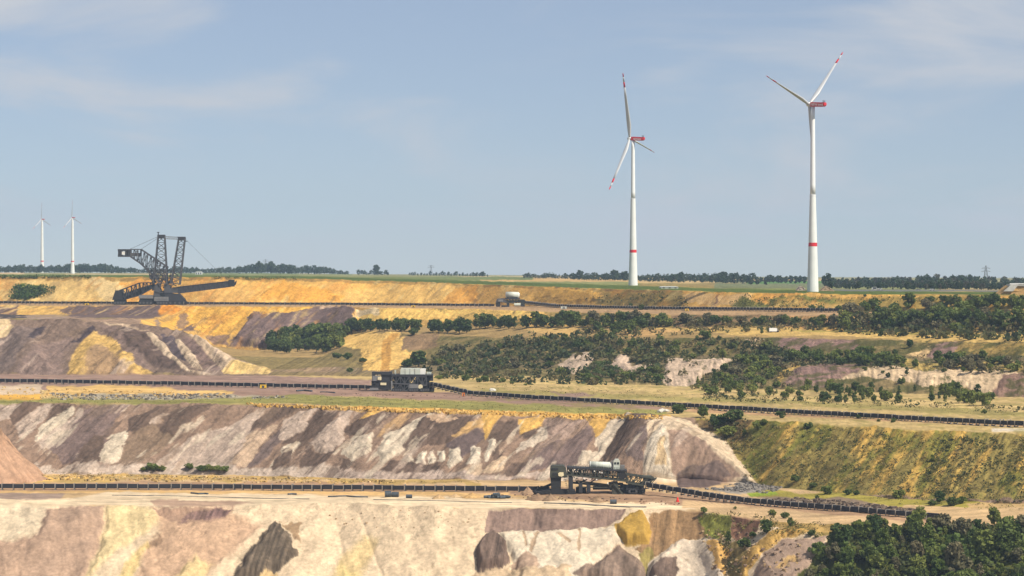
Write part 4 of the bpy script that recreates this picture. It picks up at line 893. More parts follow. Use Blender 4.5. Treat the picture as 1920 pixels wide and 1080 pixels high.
for i in range(14):
    t = MB(); x = rnd.uniform(520, 830); y = rnd.uniform(600, 820); E.box(t, zz(x, 0)[0], zz(x + rnd.uniform(18, 44), 0)[0], zz(0, y)[1], zz(0, y + rnd.uniform(14, 40))[1], rnd.uniform(-5, -2), rnd.uniform(0, 5)); t.build('equipment_box', rnd.choice(('steel_dark', 'steel_mid', 'steel_mid')), sp)

def rail(mb, a, b, n=8, h=1.2, w=0.12):
    for i in range(n + 1):
        p = a.lerp(b, i / n); mb.beam(p, p + Vector((0, 0, h)), w)
    for k in (0.55, 1.0): mb.beam(a + Vector((0, 0, h * k)), b + Vector((0, 0, h * k)), w)
# ---- nearest drive station on the lower bench
E = PixelPlane(1125, 925)
st = empty('drive_station', E.g); tag(st, 'long dark olive drive station with pale green tank on the lower bench', 'drive station', 'conveyor drive stations')
t = MB(); E.prism(t, [(1031, 894), (1032, 876), (1035, 872), (1057, 872), (1061, 877), (1064, 894)], -5.5, 5.5); hh = t.build('head_house', 'steel_olive', st)
t = MB(); E.box(t, 1034, 1046, 876, 880, -5.75, -5.5); E.box(t, 1036, 1044, 885, 890, -5.75, -5.5); t.build('vent_opening', 'belt_black', hh)
t = MB(); E.prism(t, [(1047, 891), (1046, 886), (1049, 884), (1056, 884), (1057, 890), (1053, 892)], -6.3, -5.6); t.build('lamp_panel', 'lamp_cream', hh)
t = MB()
rail(t, E.p(1032, 872, -5.4), E.p(1058, 872, -5.4)); rail(t, E.p(1066, 875, -5.2), E.p(1174, 880.5, -5.2), 24); rail(t, E.p(1031, 894, -6), E.p(1064, 894, -6), 10); t.build('handrail', 'steel_olive', st)
t = MB(); E.prism(t, [(1034, 922), (1032, 894), (1052, 894), (1051, 922)], -4.8, 4.8); t.build('chute_skirt', 'belt_black', st)
t = MB(); E.box(t, 1066, 1074, 893, 923, -4.6, -3.4); E.box(t, 1066, 1074, 893, 923, 3.4, 4.6); t.build('portal_leg', 'steel_dark', st)
t = MB(); E.prism(t, [(1004, 925), (1004, 921), (1030, 917), (1078, 918), (1080, 925)], -5, 4); t.build('base_pontoon', 'belt_black', st)
t = MB(); E.truss(t, (1064, 889), (1064, 876), (1176, 901), (1174, 882), 4.6, 13, 0.85, 0.42); tr_ = t.build('main_truss', 'steel_olive', st)
t = MB(); t.beam(E.p(1064, 875.5), E.p(1175, 881.5), 10.6, 0.7); t.build('deck', 'steel_dark', tr_)
t = MB(); t.beam(E.p(1066, 886), E.p(1170, 894), 3.0, 0.5); t.build('belt', 'belt_black', tr_)
for i in range(13):
    x = 1068 + i * 8.2; yb = 877 + (x - 1064) * 0.055
    if i % 3 == 1: continue
    t = MB(); E.box(t, x, x + random.choice((3.2, 4.6, 5.6)), yb + 3, yb + random.choice((8, 10, 11)), -2.2, 3.0); t.build('drive_unit', random.choice(('steel_dark', 'steel_olive', 'belt_black')), tr_)
t = MB(); E.truss(t, (1174, 904), (1174, 889), (1206, 909), (1226, 896), 4.2, 5, 0.8, 0.42); t.beam(E.p(1226, 896, -3), E.p(1231, 895, -3), .4); t.beam(E.p(1206, 909, -4), E.p(1230, 896, -4), .5); t.beam(E.p(1218, 908, -4), E.p(1229, 897, -4), .35)
E.box(t, 1205, 1222, 892, 896, -4, 4); t.build('tail_truss', 'steel_olive', st)
t = MB(); E.prism(t, [(1206, 909), (1206, 897), (1214, 894), (1224, 899), (1218, 908)], -3.4, 3.4); t.build('tail_pulley_house', 'steel_dark', st)
t = MB(); a = E.p(1105, 871.0, -0.5); b = E.p(1145, 872.5, -0.5); t.cyl(a, b, 1.75, 1.75, 20); tank = t.build('tank', 'tank_pale', st, True)
t = MB(); t.cyl(b, b + Vector((0.6, 0, 0)), 1.75, 1.0, 20)
for f in (0.05, 0.35, 0.65, 0.95):
    c_ = a.lerp(b, f); t.cyl(c_ - Vector((.12, 0, 0)), c_ + Vector((.12, 0, 0)), 1.82, 1.82, 20)
t.build('tank_end', 'tank_white', tank, False)
t = MB()
for f in (0.15, 0.5, 0.85):
    c_ = a.lerp(b, f); t.box(c_.x - .4, c_.x + .4, -2.2, 1.2, c_.z - 3.0, c_.z - 1.5)
t.build('saddle', 'steel_olive', tank)
t = MB(); E.prism(t, [(1150, 879), (1150, 864), (1153, 860.5), (1160, 860.5), (1162, 864), (1162, 879)], -2.6, 1.6); cab = t.build('cab', 'tank_pale', st)
t = MB(); E.box(t, 1151.5, 1155, 866, 870, -2.75, -2.6); E.box(t, 1156.5, 1160.5, 866, 870, -2.75, -2.6); t.build('window', 'glass_dark', cab)
t = MB(); E.box(t, 1146, 1149, 864, 880, -2, 1); E.box(t, 1163, 1171, 872, 880, -2, 2); t.build('switch_cabinet', 'steel_pale', st)
t = MB(); t.cyl(E.p(1166, 890, -4.9), E.p(1166, 890, 4.9), 2.1, 2.1, 16); t.build('drive_drum', 'belt_black', st)
t = MB(); E.prism(t, [(1147, 926), (1149, 903), (1158, 903), (1161, 926)], -4.0, 4.0); t.beam(E.p(1150, 905, -4.4), E.p(1168, 926, -4.4), .8); t.build('pedestal', 'steel_olive', st)
for (x0, x1, p0, p1) in ((1085, 1092, 905, 923), (1100, 1107, 908, 922)):
    t = MB(); E.box(t, x0, x1, p0, p1, -3.8, -2.4); E.box(t, x0, x1, p0, p1, 2.4, 3.8); t.beam(E.p(x0, p0, -3), E.p(x0 + 16, 898, -3), .6); t.build('support_leg', 'steel_dark', st)
t = MB(); t.beam(E.p(1074, 905), E.p(1172, 914), 3.4, 0.9); t.beam(E.p(1082, 901, -3), E.p(1140, 908, -3), .7); t.beam(E.p(1082, 912, -3), E.p(1148, 914, -3), .5); t.build('return_belt_frame', 'steel_olive', st)
for x, y in ((1186, -4), (1186, 4), (1200, 0)):
    crawler(st, E.p(x, 925).x, y, 5.6, 2.4, 3.0, 'roller_foot')
t = MB(); E.box(t, 1174, 1207, 909, 918, -3.4, 3.4); t.build('foot_frame', 'steel_dark', st)
t = MB()
for x, y in ((1095, 896), (1106, 897), (1118, 898), (1139, 905), (1124, 884), (1114, 882), (1053, 878), (1128, 885)): E.box(t, x - 1, x + 1.2, y - 1.1, y + 1.1, -5.2, -4.75)
t.build('floodlight', 'tank_white', st)
t = MB(); t.beam(E.p(1000, 922.5, 1), E.p(1034, 908, 1), 2.2, 1.2); E.box(t, 1013, 1018, 911, 914, -1, 0); t.build('feed_belt', 'belt_black', st)

rnd = random.Random(17)
t = MB()
for i in range(70):
    x = rnd.uniform(1064, 1205); yb = 876 + (x - 1064) * .1; y = yb + rnd.uniform(0, 34 if x > 1075 else 20); w = rnd.uniform(-5, 4.5)
    t.beam(E.p(x, y, w), E.p(x + rnd.uniform(-9, 9), y + rnd.choice((0, rnd.uniform(-7, 7))), w + rnd.choice((0, 0, rnd.uniform(-2, 2)))), rnd.uniform(.2, .5))
t.build('pipework', 'steel_dark', st)
for i in range(16):
    x = rnd.uniform(1078, 1200); y = 890 + (x - 1064) * .12 + rnd.uniform(0, 16); t = MB(); E.box(t, x, x + rnd.uniform(3, 8), y, y + rnd.uniform(3, 6), rnd.uniform(-4, -1), rnd.uniform(0, 4)); t.build('equipment_box', rnd.choice(('steel_dark', 'belt_black', 'steel_olive')), st)
t = MB(); E.box(t, 1080, 1099, 914, 924, -1, 4); E.box(t, 1112, 1146, 912, 918, -1, 4); E.prism(t, [(1160, 926), (1164, 908), (1204, 912), (1210, 926)], -2, 4); t.build('dark_filler_block', 'belt_black', st)
t = MB()
for i in range(8): a = E.p(1058 + i * .9, 894 + i * 3.5, -5.6); t.box(a.x - .5, a.x + .5, -6.2, -5.3, a.z - .08, a.z + .08)
t.beam(E.p(1058, 892, -6.2), E.p(1066, 922, -6.2), .12); t.build('stair', 'steel_olive', st)

# ---- drive station on the middle bench
E = PixelPlane(750, 734)
st = empty('drive_station', E.g); tag(st, 'dark drive station with white roofed house on the middle bench', 'drive station', 'conveyor drive stations')
t = MB(); E.box(t, 698, 735, 697, 702, -5, 5); E.box(t, 698, 703, 702, 714, -5, 5); E.box(t, 715, 736, 702, 714, -4, 5); hh = t.build('head_house', 'steel_dark', st)
t = MB(); E.box(t, 699, 714, 704, 713.5, -5.4, -5.05); t.build('side_panel', 'steel_pale', hh)
t = MB(); E.box(t, 709, 716, 706, 711.5, -5.9, -5.45); E.box(t, 714, 725, 717, 721.5, -5.2, -4.9); t.build('lamp_panel', 'lamp_cream', hh)
t = MB(); E.prism(t, [(697, 730), (697, 714), (732, 714), (734, 731)], -4.6, 4.6); t.build('chute_skirt', 'belt_black', st)
t = MB(); E.box(t, 694, 710, 726.5, 731, -6, -5); t.build('base_plate', 'steel_pale', st)
t = MB(); E.truss(t, (735, 718), (735, 704), (800, 722), (800, 706), 4.5, 8, 0.9, 0.5); E.truss(t, (735, 731), (735, 718), (772, 732), (776, 720), 4.5, 5, 0.8, 0.5); tr_ = t.build('main_truss', 'steel_mid', st)
t = MB(); E.box(t, 735, 812, 701.5, 704.5, -5.2, 5.2); t.build('deck', 'steel_dark', tr_)
for i in range(9):
    x = 737 + i * 6.5; y = random.choice((706, 710, 715, 720)); t = MB(); E.box(t, x, x + random.choice((4, 5, 6)), y, y + random.choice((5, 7, 8)), -3.4, 3); t.build('drive_unit', random.choice(('steel_dark', 'belt_black', 'steel_olive')), tr_)
t = MB(); E.box(t, 780, 812, 705, 714, -3.5, 4); E.prism(t, [(775, 724), (775, 712), (800, 714), (812, 720), (810, 727)], -3, 4); t.build('tail_housing', 'belt_black', st)
t = MB()
pr = [(751, 701.5), (751, 693), (752.5, 690), (786.5, 690.5), (788, 693), (788, 701.5)]; E.prism(t, pr, -3.4, 3.4); ho = t.build('roof_house', 'tank_pale', st)
t = MB(); E.box(t, 788.2, 798, 691, 702, -3.3, 3.3); t.build('sunlit_end', 'tank_white', ho)  # right end in whiter colour, its sunlight put into the material
t = MB()
for x in (760, 769, 778): E.box(t, x - .3, x + .3, 691, 701, -3.6, -3.42)
t.build('wall_rib', 'steel_pale', ho)
t = MB(); E.box(t, 768, 785, 720, 731, -5.4, -3.6); t.build('cable_drum_house', 'steel_pale', st)
t = MB(); t.cyl(E.p(789, 724.5, -5.2), E.p(789, 724.5, -4.6), 1.5, 1.5, 12); t.build('round_lamp', 'lamp_cream', st)
for x, y in ((776, -5), (797, -5), (797, 4), (745, -4), (745, 4)): crawler(st, E.p(x, 734).x, y, 7.0, 2.4, 2.4, 'roller_foot')
t = MB(); rail(t, E.p(798, 702, -5), E.p(812, 702, -5), 5); rail(t, E.p(735, 702, -5), E.p(751, 702, -5), 5); rail(t, E.p(698, 697, -5), E.p(735, 697, -5), 9); t.build('handrail', 'steel_mid', st)
t = MB(); E.box(t, 800, 809, 697.5, 701.5, -2, 2); E.box(t, 740, 742.5, 694, 702, -1, 1); t.build('switch_cabinet', 'tank_pale', st)
t = MB(); E.box(t, 733.5, 736.5, 714, 732, -5, -4.2); E.box(t, 766, 768.5, 722, 733, -5, -4.2); t.build('portal_leg', 'steel_pale', st)

t = MB()
for i in range(60):
    x = rnd.uniform(700, 812); y = rnd.uniform(700, 728); w = rnd.uniform(-5.4, 4)
    t.beam(E.p(x, y, w), E.p(x + rnd.uniform(-8, 8), y + rnd.choice((0, rnd.uniform(-7, 7))), w), rnd.uniform(.22, .6))
t.build('pipework', 'steel_dark', st)
t = MB(); E.box(t, 737, 774, 705, 712, -1, 3.5); E.box(t, 739, 768, 712, 731, 0, 3.5); t.build('dark_filler_block', 'belt_black', st)  # dark core boxes added inside to hide bright gaps through the truss
t = MB(); E.prism(t, [(772, 733), (778, 722), (800, 716), (815, 722), (814, 734)], -2, 4); t.build('tail_frame', 'belt_black', st)

# ---- drive station on the top bench
E = PixelPlane(955, 575.5)
st = empty('drive_station', E.g); tag(st, 'far drive station with white tank below the yellow cut', 'drive station', 'conveyor drive stations')
t = MB(); E.prism(t, [(929, 567), (932, 560), (946, 559), (950, 567)], -4.5, 4.5); hh = t.build('head_house', 'steel_mid', st)
t = MB(); E.box(t, 934, 943, 561.5, 565.5, -5, -4.6); t.build('side_panel', 'steel_pale', hh)
t = MB(); E.box(t, 930, 938, 567, 575, -4, 4); t.build('chute_skirt', 'belt_black', st)
t = MB(); E.truss(t, (946, 567), (944, 560), (984, 570), (984, 562.5), 4, 7, 0.8, 0.45); tr_ = t.build('main_truss', 'steel_olive', st)
t = MB(); E.box(t, 947, 975, 558.5, 560.5, -4.6, 4.6); E.box(t, 948, 984, 563, 567, -3, 3); t.build('deck', 'steel_dark', tr_)
t = MB(); a = E.p(949, 552.6, 0); b = E.p(972, 553.0, 0); t.cyl(a, b, 3.0, 3.0, 18); tank = t.build('tank', 'tank_pale', st, True)
t = MB(); t.cyl(b, b + Vector((1.2, 0, 0)), 3.0, 1.6, 18); t.cyl(a, a - Vector((.6, 0, 0)), 3.0, 2.0, 18); t.build('tank_end', 'tank_white', tank)
t = MB(); E.box(t, 951, 953, 555, 559, -2, 2); E.box(t, 968, 970, 555, 559, -2, 2); t.build('saddle', 'steel_dark', tank)
t = MB(); t.cyl(E.p(964, 571.3, -4), E.p(976, 571.3, -4), 1.6, 1.6, 14); t.build('cable_drum', 'tank_pale', st)
t = MB(); E.box(t, 976, 984, 566, 574.5, -4, 4); E.box(t, 950, 955, 567, 575, -4, 4); t.build('portal_leg', 'steel_dark', st)
t = MB(); E.box(t, 940, 952, 572.5, 575.5, -5, 5); t.build('base_pontoon', 'steel_dark', st)

# ------------------------------------------------------------------ small things on the benches
def heap(px, py, wpx, hpx, col, label, seed=1, n=26):
    """a tipped cone of loose sand with ragged flanks"""
    g = ground(px, py); k = g.y / F; R = wpx / 2 * k; H = hpx * k
    mb = MB(); rr = 10; rg = np.random.default_rng(seed)
    ph = rg.uniform(0, 6.28, 4)
    def rad(a): return 1 + .12 * math.sin(2 * a + ph[0]) + .09 * math.sin(3 * a + ph[1]) + .05 * math.sin(7 * a + ph[2])
    mb.v.append((0.05 * R, 0, H))
    for j in range(1, rr + 1):
        f = j / rr
        for i in range(n):
            a = 2 * math.pi * i / n; r = R * f * rad(a) * (1 + .05 * rg.normal() * f)
            z = H * (1 - f) ** 1.08 * (1 + .12 * rg.normal() * (1 - f)) - (0.6 if j == rr else 0) - .1
            mb.v.append((r * math.cos(a), r * math.sin(a) * 0.8, z))
    for i in range(n): mb.f.append((0, 1 + i, 1 + (i + 1) % n))
    for j in range(rr - 1):
        for i in range(n):
            a = 1 + j * n + i; b = 1 + j * n + (i + 1) % n; mb.f.append((a, a + n, b + n, b))
    o = mb.build('sand_heap', 'soil', None, True); o.location = g; o.location.z = ground_at(g.x, g.y)
    at_ = o.data.attributes.new('soil', 'FLOAT_COLOR', 'POINT'); c = alb(col)
    for d in at_.data:
        q = 1 + .12 * rg.normal(); d.color = (c[0] * q, c[1] * q, c[2] * q, 1)
    return tag(o, label, 'heap', 'loose heaps on the lower bench')
heap(822, 934.5, 26, 8, (206, 172, 128), 'small pale sand cone between the dark drums and the twisted belt pile', 2)
heap(853, 932, 24, 6, (218, 184, 140), 'low pale mound just right of the small sand cone', 12)
heap(884, 933, 40, 9, (212, 172, 116), 'yellowish sand mound left of the twisted belt pile', 3)
heap(990, 926, 32, 13, (176, 146, 118), 'brown soil cone at the left foot of the nearest drive station', 4)
heap(1008, 937, 52, 12, (160, 132, 106), 'wide brown soil mound in front of the nearest drive station', 5)
heap(1032, 938, 36, 12, (168, 140, 112), 'brown soil cone in front of the drive station, right of the wide mound', 6)
heap(1120, 941, 36, 11, (172, 142, 112), 'brown soil cone left of the lone dark drum', 7)
# terracotta sand cone at the left edge, in front of the dump slope
g0 = ground(-25, 893)
o = heap(-25, 893, 262, 112, (200, 160, 130), 'large terracotta sand cone at the left edge below the dump slope', 21, 120)
o.location.y -= 6; o['group'] = 'sand cones'; del o['group']
o.location.z = -99.0

def drum(px, py, r, L, label, rz=0.0, mat='rubber_blue', name='drum', upright=False):
    g = ground(px, py); root = empty(name, (g.x, g.y, g.z), rz); tag(root, label, 'drum', 'dark drums on the lower bench')
    mb = MB(); mb.cyl((-L / 2, 0, r), (L / 2, 0, r), r, r, 20); mb.build('shell', mat, root)
    fl = MB()
    for x in (-L / 2, -L / 6, L / 6, L / 2): fl.cyl((x - .12, 0, r), (x + .12, 0, r), r * 1.06, r * 1.06, 20)
    fl.build('rim', 'steel_mid', root); return root
drum(727.5, 932, 1.6, 3.0, 'larger of two dark blue drums standing side by side', 0.1)
drum(741, 932, 1.35, 3.4, 'smaller ribbed grey drum touching the larger dark drum', -0.15)
drum(767, 934, 0.95, 3.0, 'small grey drum right of the touching pair of drums', 0.05)
drum(1150, 945, 1.15, 3.0, 'lone dark blue drum in front of the drive station', 0.05)
# twisted pile of old belt rolls
g = ground(932, 934.5); root = empty('belt_pile', g); tag(root, 'heap of rolled dark rubber belting lying on pale sand', 'belt pile')
rg = random.Random(5)
for (x, z, r) in ((-5.2, .9, 1.0), (-3.4, .7, 1.2), (-1.6, 1.0, 1.3), (0.2, 1.7, 1.2), (1.4, .7, 1.1), (3.0, .6, 1.0), (4.6, .9, 1.0), (5.6, 1.0, .8), (-0.6, 2.3, .9)):
    m_ = MB(); ang = rg.uniform(-.7, .7); dx = math.cos(ang) * 1.5; dz = math.sin(ang) * .6
    m_.cyl((x - dx, rg.uniform(-1, 0), z - dz), (x + dx, rg.uniform(-.5, 1), z + dz), r * .75, r * .75, 14); m_.build('belt_roll', 'rubber_blue', root)
# red marker
g = ground(1270.5, 941); root = empty('marker_post', g); tag(root, 'bright red marker cone in front of the sloping conveyor', 'marker')
revolve([(0, .75), (.9, .7), (1.0, .5), (1.9, .42), (2.4, .2)], 14).build('body', 'marker_red', root); MB().box(-.9, .9, -.9, .9, -.1, .12).build('foot', 'marker_red', root)
# dark hoses lying on the lower bench
def hose(pts, r, label):
    P = [ground(*p) for p in pts]; mb = MB()
    for a, b in zip(P[:-1], P[1:]):
        mb.cyl(a - P[0] + Vector((0, 0, r)), b - P[0] + Vector((0, 0, r)), r, r, 8)
    o = mb.build('hose', 'rubber_blue'); o.location = P[0]; return tag(o, label, 'hose', 'hoses on the lower bench')
hose([(210, 929), (260, 929.5), (330, 930.5), (430, 933), (500, 935), (580, 936)], 0.16, 'thin dark hose lying along the left of the lower bench')
hose([(615, 932), (632, 931.5), (650, 931), (668, 932.5), (690, 933)], 0.35, 'thick dark hose left of the paired drums')
hose([(700, 937), (800, 939), (900, 941.5), (960, 943)], 0.14, 'thin dark hose in front of the dark drums')
hose([(1020, 944), (1080, 946), (1140, 949.5), (1180, 951.5), (1212, 951.5)], 0.28, 'dark hose in front of the lone drum')
hose([(358, 925.5), (364, 926), (372, 927), (384, 926.5), (390, 927)], 0.4, 'short kinked dark hose piece below the green bushes')
hose([(540, 928), (548, 927.6), (556, 928)], 0.45, 'short dark pipe piece on the pale bench, left of the thick hose')
hose([(556, 734), (570, 733), (585, 734.5)], 0.5, 'dark pipe bundle beside the middle bench road')
hose([(600, 736), (614, 736), (628, 737)], 0.35, 'short dark pipe right of the pipe bundle')
# yellow box on the middle conveyor and the yellow one on the far bench
def kiosk(px, py, w, d, h, mat, label, roof='steel_pale'):
    g = ground(px, py); root = empty('service_box', g); tag(root, label, 'service box')
    MB().box(-w / 2, w / 2, -d / 2, d / 2, .3, h).build('body', mat, root); MB().box(-w / 2 - .1, w / 2 + .1, -d / 2 - .1, d / 2 + .1, h + .005, h + .2).build('lid', roof, root)
    MB().box(-w / 2 + .2, w / 2 - .2, -d / 2 + .1, d / 2 - .1, -.3, .3).build('skid', 'steel_dark', root)
    MB().box(-w * .2, w * .2, -d / 2 - .06, -d / 2 - .003, .5, h * .85).build('door', roof if roof != mat else 'steel_mid', root)
    return root
kiosk(493.5, 728.5, 4.2, 2, 2.4, 'safety_yellow', 'bright yellow service box on the middle conveyor', 'safety_yellow')
kiosk(163, 572.3, 4.0, 2, 1.9, 'safety_yellow', 'small yellow box left of the spreader on the top bench', 'safety_yellow')
kiosk(775, 576.5, 3.6, 2, 1.9, 'safety_yellow', 'tiny yellow box below the far conveyor, above the dark tree row', 'safety_yellow')
kiosk(869, 743.5, 1.6, 1.6, 2.2, 'safety_orange', 'small orange box below the raised end of the middle conveyor', 'safety_orange')
kiosk(1288, 583.2, 3.0, 2, 1.8, 'safety_yellow', 'small yellow box beside the white blocks on the top bench', 'safety_yellow')
kiosk(1057, 579.5, 5.5, 3, 2.6, 'tank_pale', 'pale green container at the foot of the far conveyor ramp')
# boulders
def boulder(px, py, r, label, seed, mat='rock_white'):
    g = ground(px, py); bm = bmesh.new(); bmesh.ops.create_icosphere(bm, subdivisions=2, radius=r); rg = random.Random(seed)
    for v in bm.verts: v.co *= rg.uniform(.75, 1.15); v.co.z *= .7; v.co.x *= 1.3
    me = bpy.data.meshes.new('boulder'); bm.to_mesh(me); bm.free(); me.materials.append(MATS[mat])
    o = link(bpy.data.objects.new('boulder', me)); o.location = g + Vector((0, 0, r * .35)); return tag(o, label, 'boulder', 'pale boulders')
boulder(923, 733.5, 1.9, 'white boulder on dry grass behind the middle conveyor', 1)
for i, x in enumerate((1283, 1292, 1300, 1307)): boulder(x, 580.5, 1.3, 'white block in the row of pale blocks on the far bench', 10 + i)
boulder(1330, 578.5, 1.0, 'single small white stone right of the pale block row', 30)
for i, (x, y) in enumerate(((1242, 771), (1250, 772.5), (1238, 773.5))): boulder(x, y, 1.6, 'pale rubble block at the top of the pale tip cone', 40 + i)
# van on the terrace
g = ground(1452, 623); van = empty('van', g, math.radians(4)); tag(van, 'white box van parked on the dry grass terrace', 'van')
MB().box(-4.0, 1.6, -1.2, 1.2, 0.7, 3.3).build('cargo_box', 'car_white', van)
m_ = MB(); m_.prism([(1.65, .7), (3.4, .7), (3.45, 1.5), (2.9, 2.5), (1.65, 2.7)], -1.1, 1.1); cb = m_.build('cab', 'car_white', van)
m_ = MB(); m_.prism([(2.0, 1.5), (2.9, 1.5), (2.6, 2.3), (2.0, 2.3)], -1.13, 1.13); m_.build('window', 'glass_dark', cb)
MB().box(1.7, 3.5, -1.15, 1.15, .45, 1.1).build('bumper', 'steel_dark', van)
for x in (-2.8, 2.5):
    for y in (-1.1, 1.1): MB().cyl((x, y - .15, .45), (x, y + .15, .45), .48, .48, 14).build('wheel', 'belt_black', van)

# ------------------------------------------------------------------ beyond the rim: road, cars, bridge, pylons, buildings
mb = MB(); P = []
for px in range(1545, 2300, 30):
    c_ = at(px, 545, 2620); P.append((c_.x, 2620, ground_at(c_.x, 2620)))
for i, (x, y, z) in enumerate(P):
    mb.v += [(x, y - 8, z + .9), (x, y + 8, z + .9), (x, y - 12, z - 2), (x, y + 12, z - 2)]
for i in range(len(P) - 1):
    a = i * 4; b = a + 4; mb.f += [(a, b, b + 1, a + 1), (a + 2, b + 2, b, a), (a + 1, b + 1, b + 3, a + 3)]
o = mb.build('road', 'asphalt'); tag(o, 'grey motorway on a low bank beyond the rim', None, None, 'structure')
mb = MB()
for (x0, y0, z0), (x1, y1, z1) in zip(P[:-1], P[1:]):
    mb.beam((x0, y0 - 7.6, z0 + 1.6), (x1, y1 - 7.6, z1 + 1.6), .12, .35)
    for f in (0, .25, .5, .75): q = Vector((x0, y0 - 7.6, z0 + .8)).lerp(Vector((x1, y1 - 7.6, z1 + .8)), f); mb.beam(q, q + Vector((0, 0, .9)), .12)
tag(mb.build('guard_rail', 'steel_pale'), 'steel guard rail along the near side of the grey motorway', 'guard rail')
def car(px, L, h, mat, label):
    c_ = at(px, 545, 2616); root = empty('car', (c_.x, 2616, ground_at(c_.x, 2616) + .92)); tag(root, label, 'car', 'vehicles on the motorway')
    m_ = MB(); m_.prism([(-L / 2, .35), (L / 2, .35), (L / 2, .8), (L * .28, .95), (L * .14, h), (-L * .34, h), (-L * .48, .95)], -.9, .9); m_.build('body', mat, root)
    m_ = MB(); m_.prism([(-L * .4, .98), (L * .22, .98), (L * .12, h - .12), (-L * .32, h - .12)], -.92, .92); m_.build('window', 'glass_dark', root)
    for x in (-L * .3, L * .3):
        m_ = MB(); m_.cyl((x, -.93, .33), (x, .93, .33), .33, .33, 12); m_.build('wheel', 'belt_black', root)
car(1641, 6.5, 2.6, 'car_white', 'white van driving on the motorway right of the tallest turbine'); car(1651, 4.6, 1.6, 'car_white', 'white car just behind the white van on the motorway')
car(1722, 4.4, 1.5, 'steel_pale', 'small grey car on the motorway in front of the blue woods'); car(1748, 4.5, 1.5, 'car_white', 'white car farthest right on the motorway')
# bridge bank at the right edge
def bank(px0, px1, ptop0, ptop1, pyb, pyt, D, depth, col, label, name='embankment'):
    mb = MB(); x = lambda p: (p - 960) / F * D; z = lambda p: CAMZ - (p - HOR) * D / F
    mb.prism([(x(px0), z(pyb + 3)), (x(px1), z(pyb + 3)), (x(ptop1), z(pyt)), (x(ptop0), z(pyt))], D - depth / 2, D + depth / 2)
    me = mb.mesh(name, 'soil'); bm = bmesh.new(); bm.from_mesh(me); bmesh.ops.subdivide_edges(bm, edges=bm.edges[:], cuts=6, use_grid_fill=True); rg = random.Random(2)
    for v in bm.verts: v.co += Vector((rg.uniform(-.4, .4), rg.uniform(-.4, .4), rg.uniform(-.3, .3)))
    bm.to_mesh(me); bm.free(); o = link(bpy.data.objects.new(name, me))
    a = me.attributes.new('soil', 'FLOAT_COLOR', 'POINT'); c_ = alb(col); a.data.foreach_set('color', np.tile([*c_, 1], len(me.vertices)).astype(np.float32)); o['kind'] = 'structure'; o['label'] = label; return o
bank(1858, 1985, 1893, 1902, 556, 534.5, 2330, 30, (206, 166, 110), 'bare sandy bridge ramp at the right edge')
bank(1910, 2200, 1922, 2190, 556, 535, 2345, 20, (190, 150, 110), 'second sandy ramp behind the bridge')
br = empty('bridge', at(1905, 540, 2322)); tag(br, 'pale concrete road bridge on a sandy ramp at the right edge', 'bridge')
k = 2322 / F
def bp(px, py): return ((px - 1905) * k, (540 - py) * k)
m_ = MB(); (x0, z0), (x1, z1) = bp(1890, 534), bp(2000, 532.5); m_.box(x0, x1, -8, 8, z0 - .9, z0 + .5); m_.build('deck', 'concrete_grey', br)
m_ = MB(); (x0, z0) = bp(1914.5, 550); (x1, z1) = bp(1917.5, 535); m_.box(x0, x1, -6, 6, z0, z1 - .3); m_.build('pier', 'concrete_grey', br)
m_ = MB(); m_.prism([bp(1878, 546), bp(1892, 533.4), bp(1906, 533.4), bp(1896, 546)], -9.2, -8.3); m_.build('wing_wall', 'concrete_grey', br)
m_ = MB(); (x0, z0), (x1, z1) = bp(1890, 533), bp(2000, 531); m_.box(x0, x1, -8.4, -8.1, z0, z1); m_.build('parapet', 'roof_pale', br)
# lattice pylons
def pylon(px, ptop, D, arms, label, w=5.0, py0=None):
    x = (px - 960) / F * D; g = ground_at(x, D); H = CAMZ - (ptop - HOR) * D / F - g
    root = empty('power_pylon', (x, D, g)); tag(root, label, 'pylon', 'far power pylons')
    m_ = MB(); A = [(-w, -w, 0), (w, -w, 0), (w, w, 0), (-w, w, 0)]; B = [(-.6, -.6, H), (.6, -.6, H), (.6, .6, H), (-.6, .6, H)]; m_.lattice(A, B, 9, .55, .35); m_.build('mast', 'pylon_steel', root)
    for f, hw in arms:
        z = H * f; m_ = MB()
        for s_ in (-1, 1): m_.beam((0, -.6, z), (s_ * hw, 0, z), .5); m_.beam((0, .6, z), (s_ * hw, 0, z), .5); m_.beam((0, 0, z + 2.4), (s_ * hw, 0, z), .45)
        m_.build('cross_arm', 'pylon_steel', root)
pylon(1848.5, 498, 5200, ((.86, 8), (.70, 8.5)), 'lattice power pylon rising above the blue woods at right')
pylon(808, 497, 8200, ((.9, 9), (.75, 10)), 'faint lattice power pylon on the horizon above the dark conveyor')
pylon(498, 486, 8800, ((.92, 9), (.8, 10)), 'faint lattice power pylon behind the rounded trees left of centre')
# low buildings
def shed(px, py, D, w, h, label, mat='roof_pale', d=12):
    x = (px - 960) / F * D; g = ground_at(x, D); root = empty('shed', (x, D, g)); tag(root, label, 'building', 'low far buildings')
    MB().box(-w / 2, w / 2, -d / 2, d / 2, -1, h).build('wall', 'roof_pale', root)
    m_ = MB(); m_.prism([(-w / 2 - .4, h + .01), (w / 2 + .4, h + .01), (w / 2 - 2, h + .7), (-w / 2 + 2, h + .7)], -d / 2 - .5, d / 2 + .5); m_.build('roof', mat, root)
    for i in range(3): q = -w / 3 + i * w / 3; MB().box(q - 1, q + 1, -d / 2 - .06, -d / 2 - .003, .2, h * .7).build('door', 'steel_mid', root)
shed(1255, 539.6, 2830, 17, 1.3, 'long low white shed right of the second turbine foot')
shed(373, 513, 5600, 12, 5, 'tiny white building at the foot of the far tree belt')
shed(1240, 540.0, 2835, 4, 1.1, 'small white hut left of the long white shed')
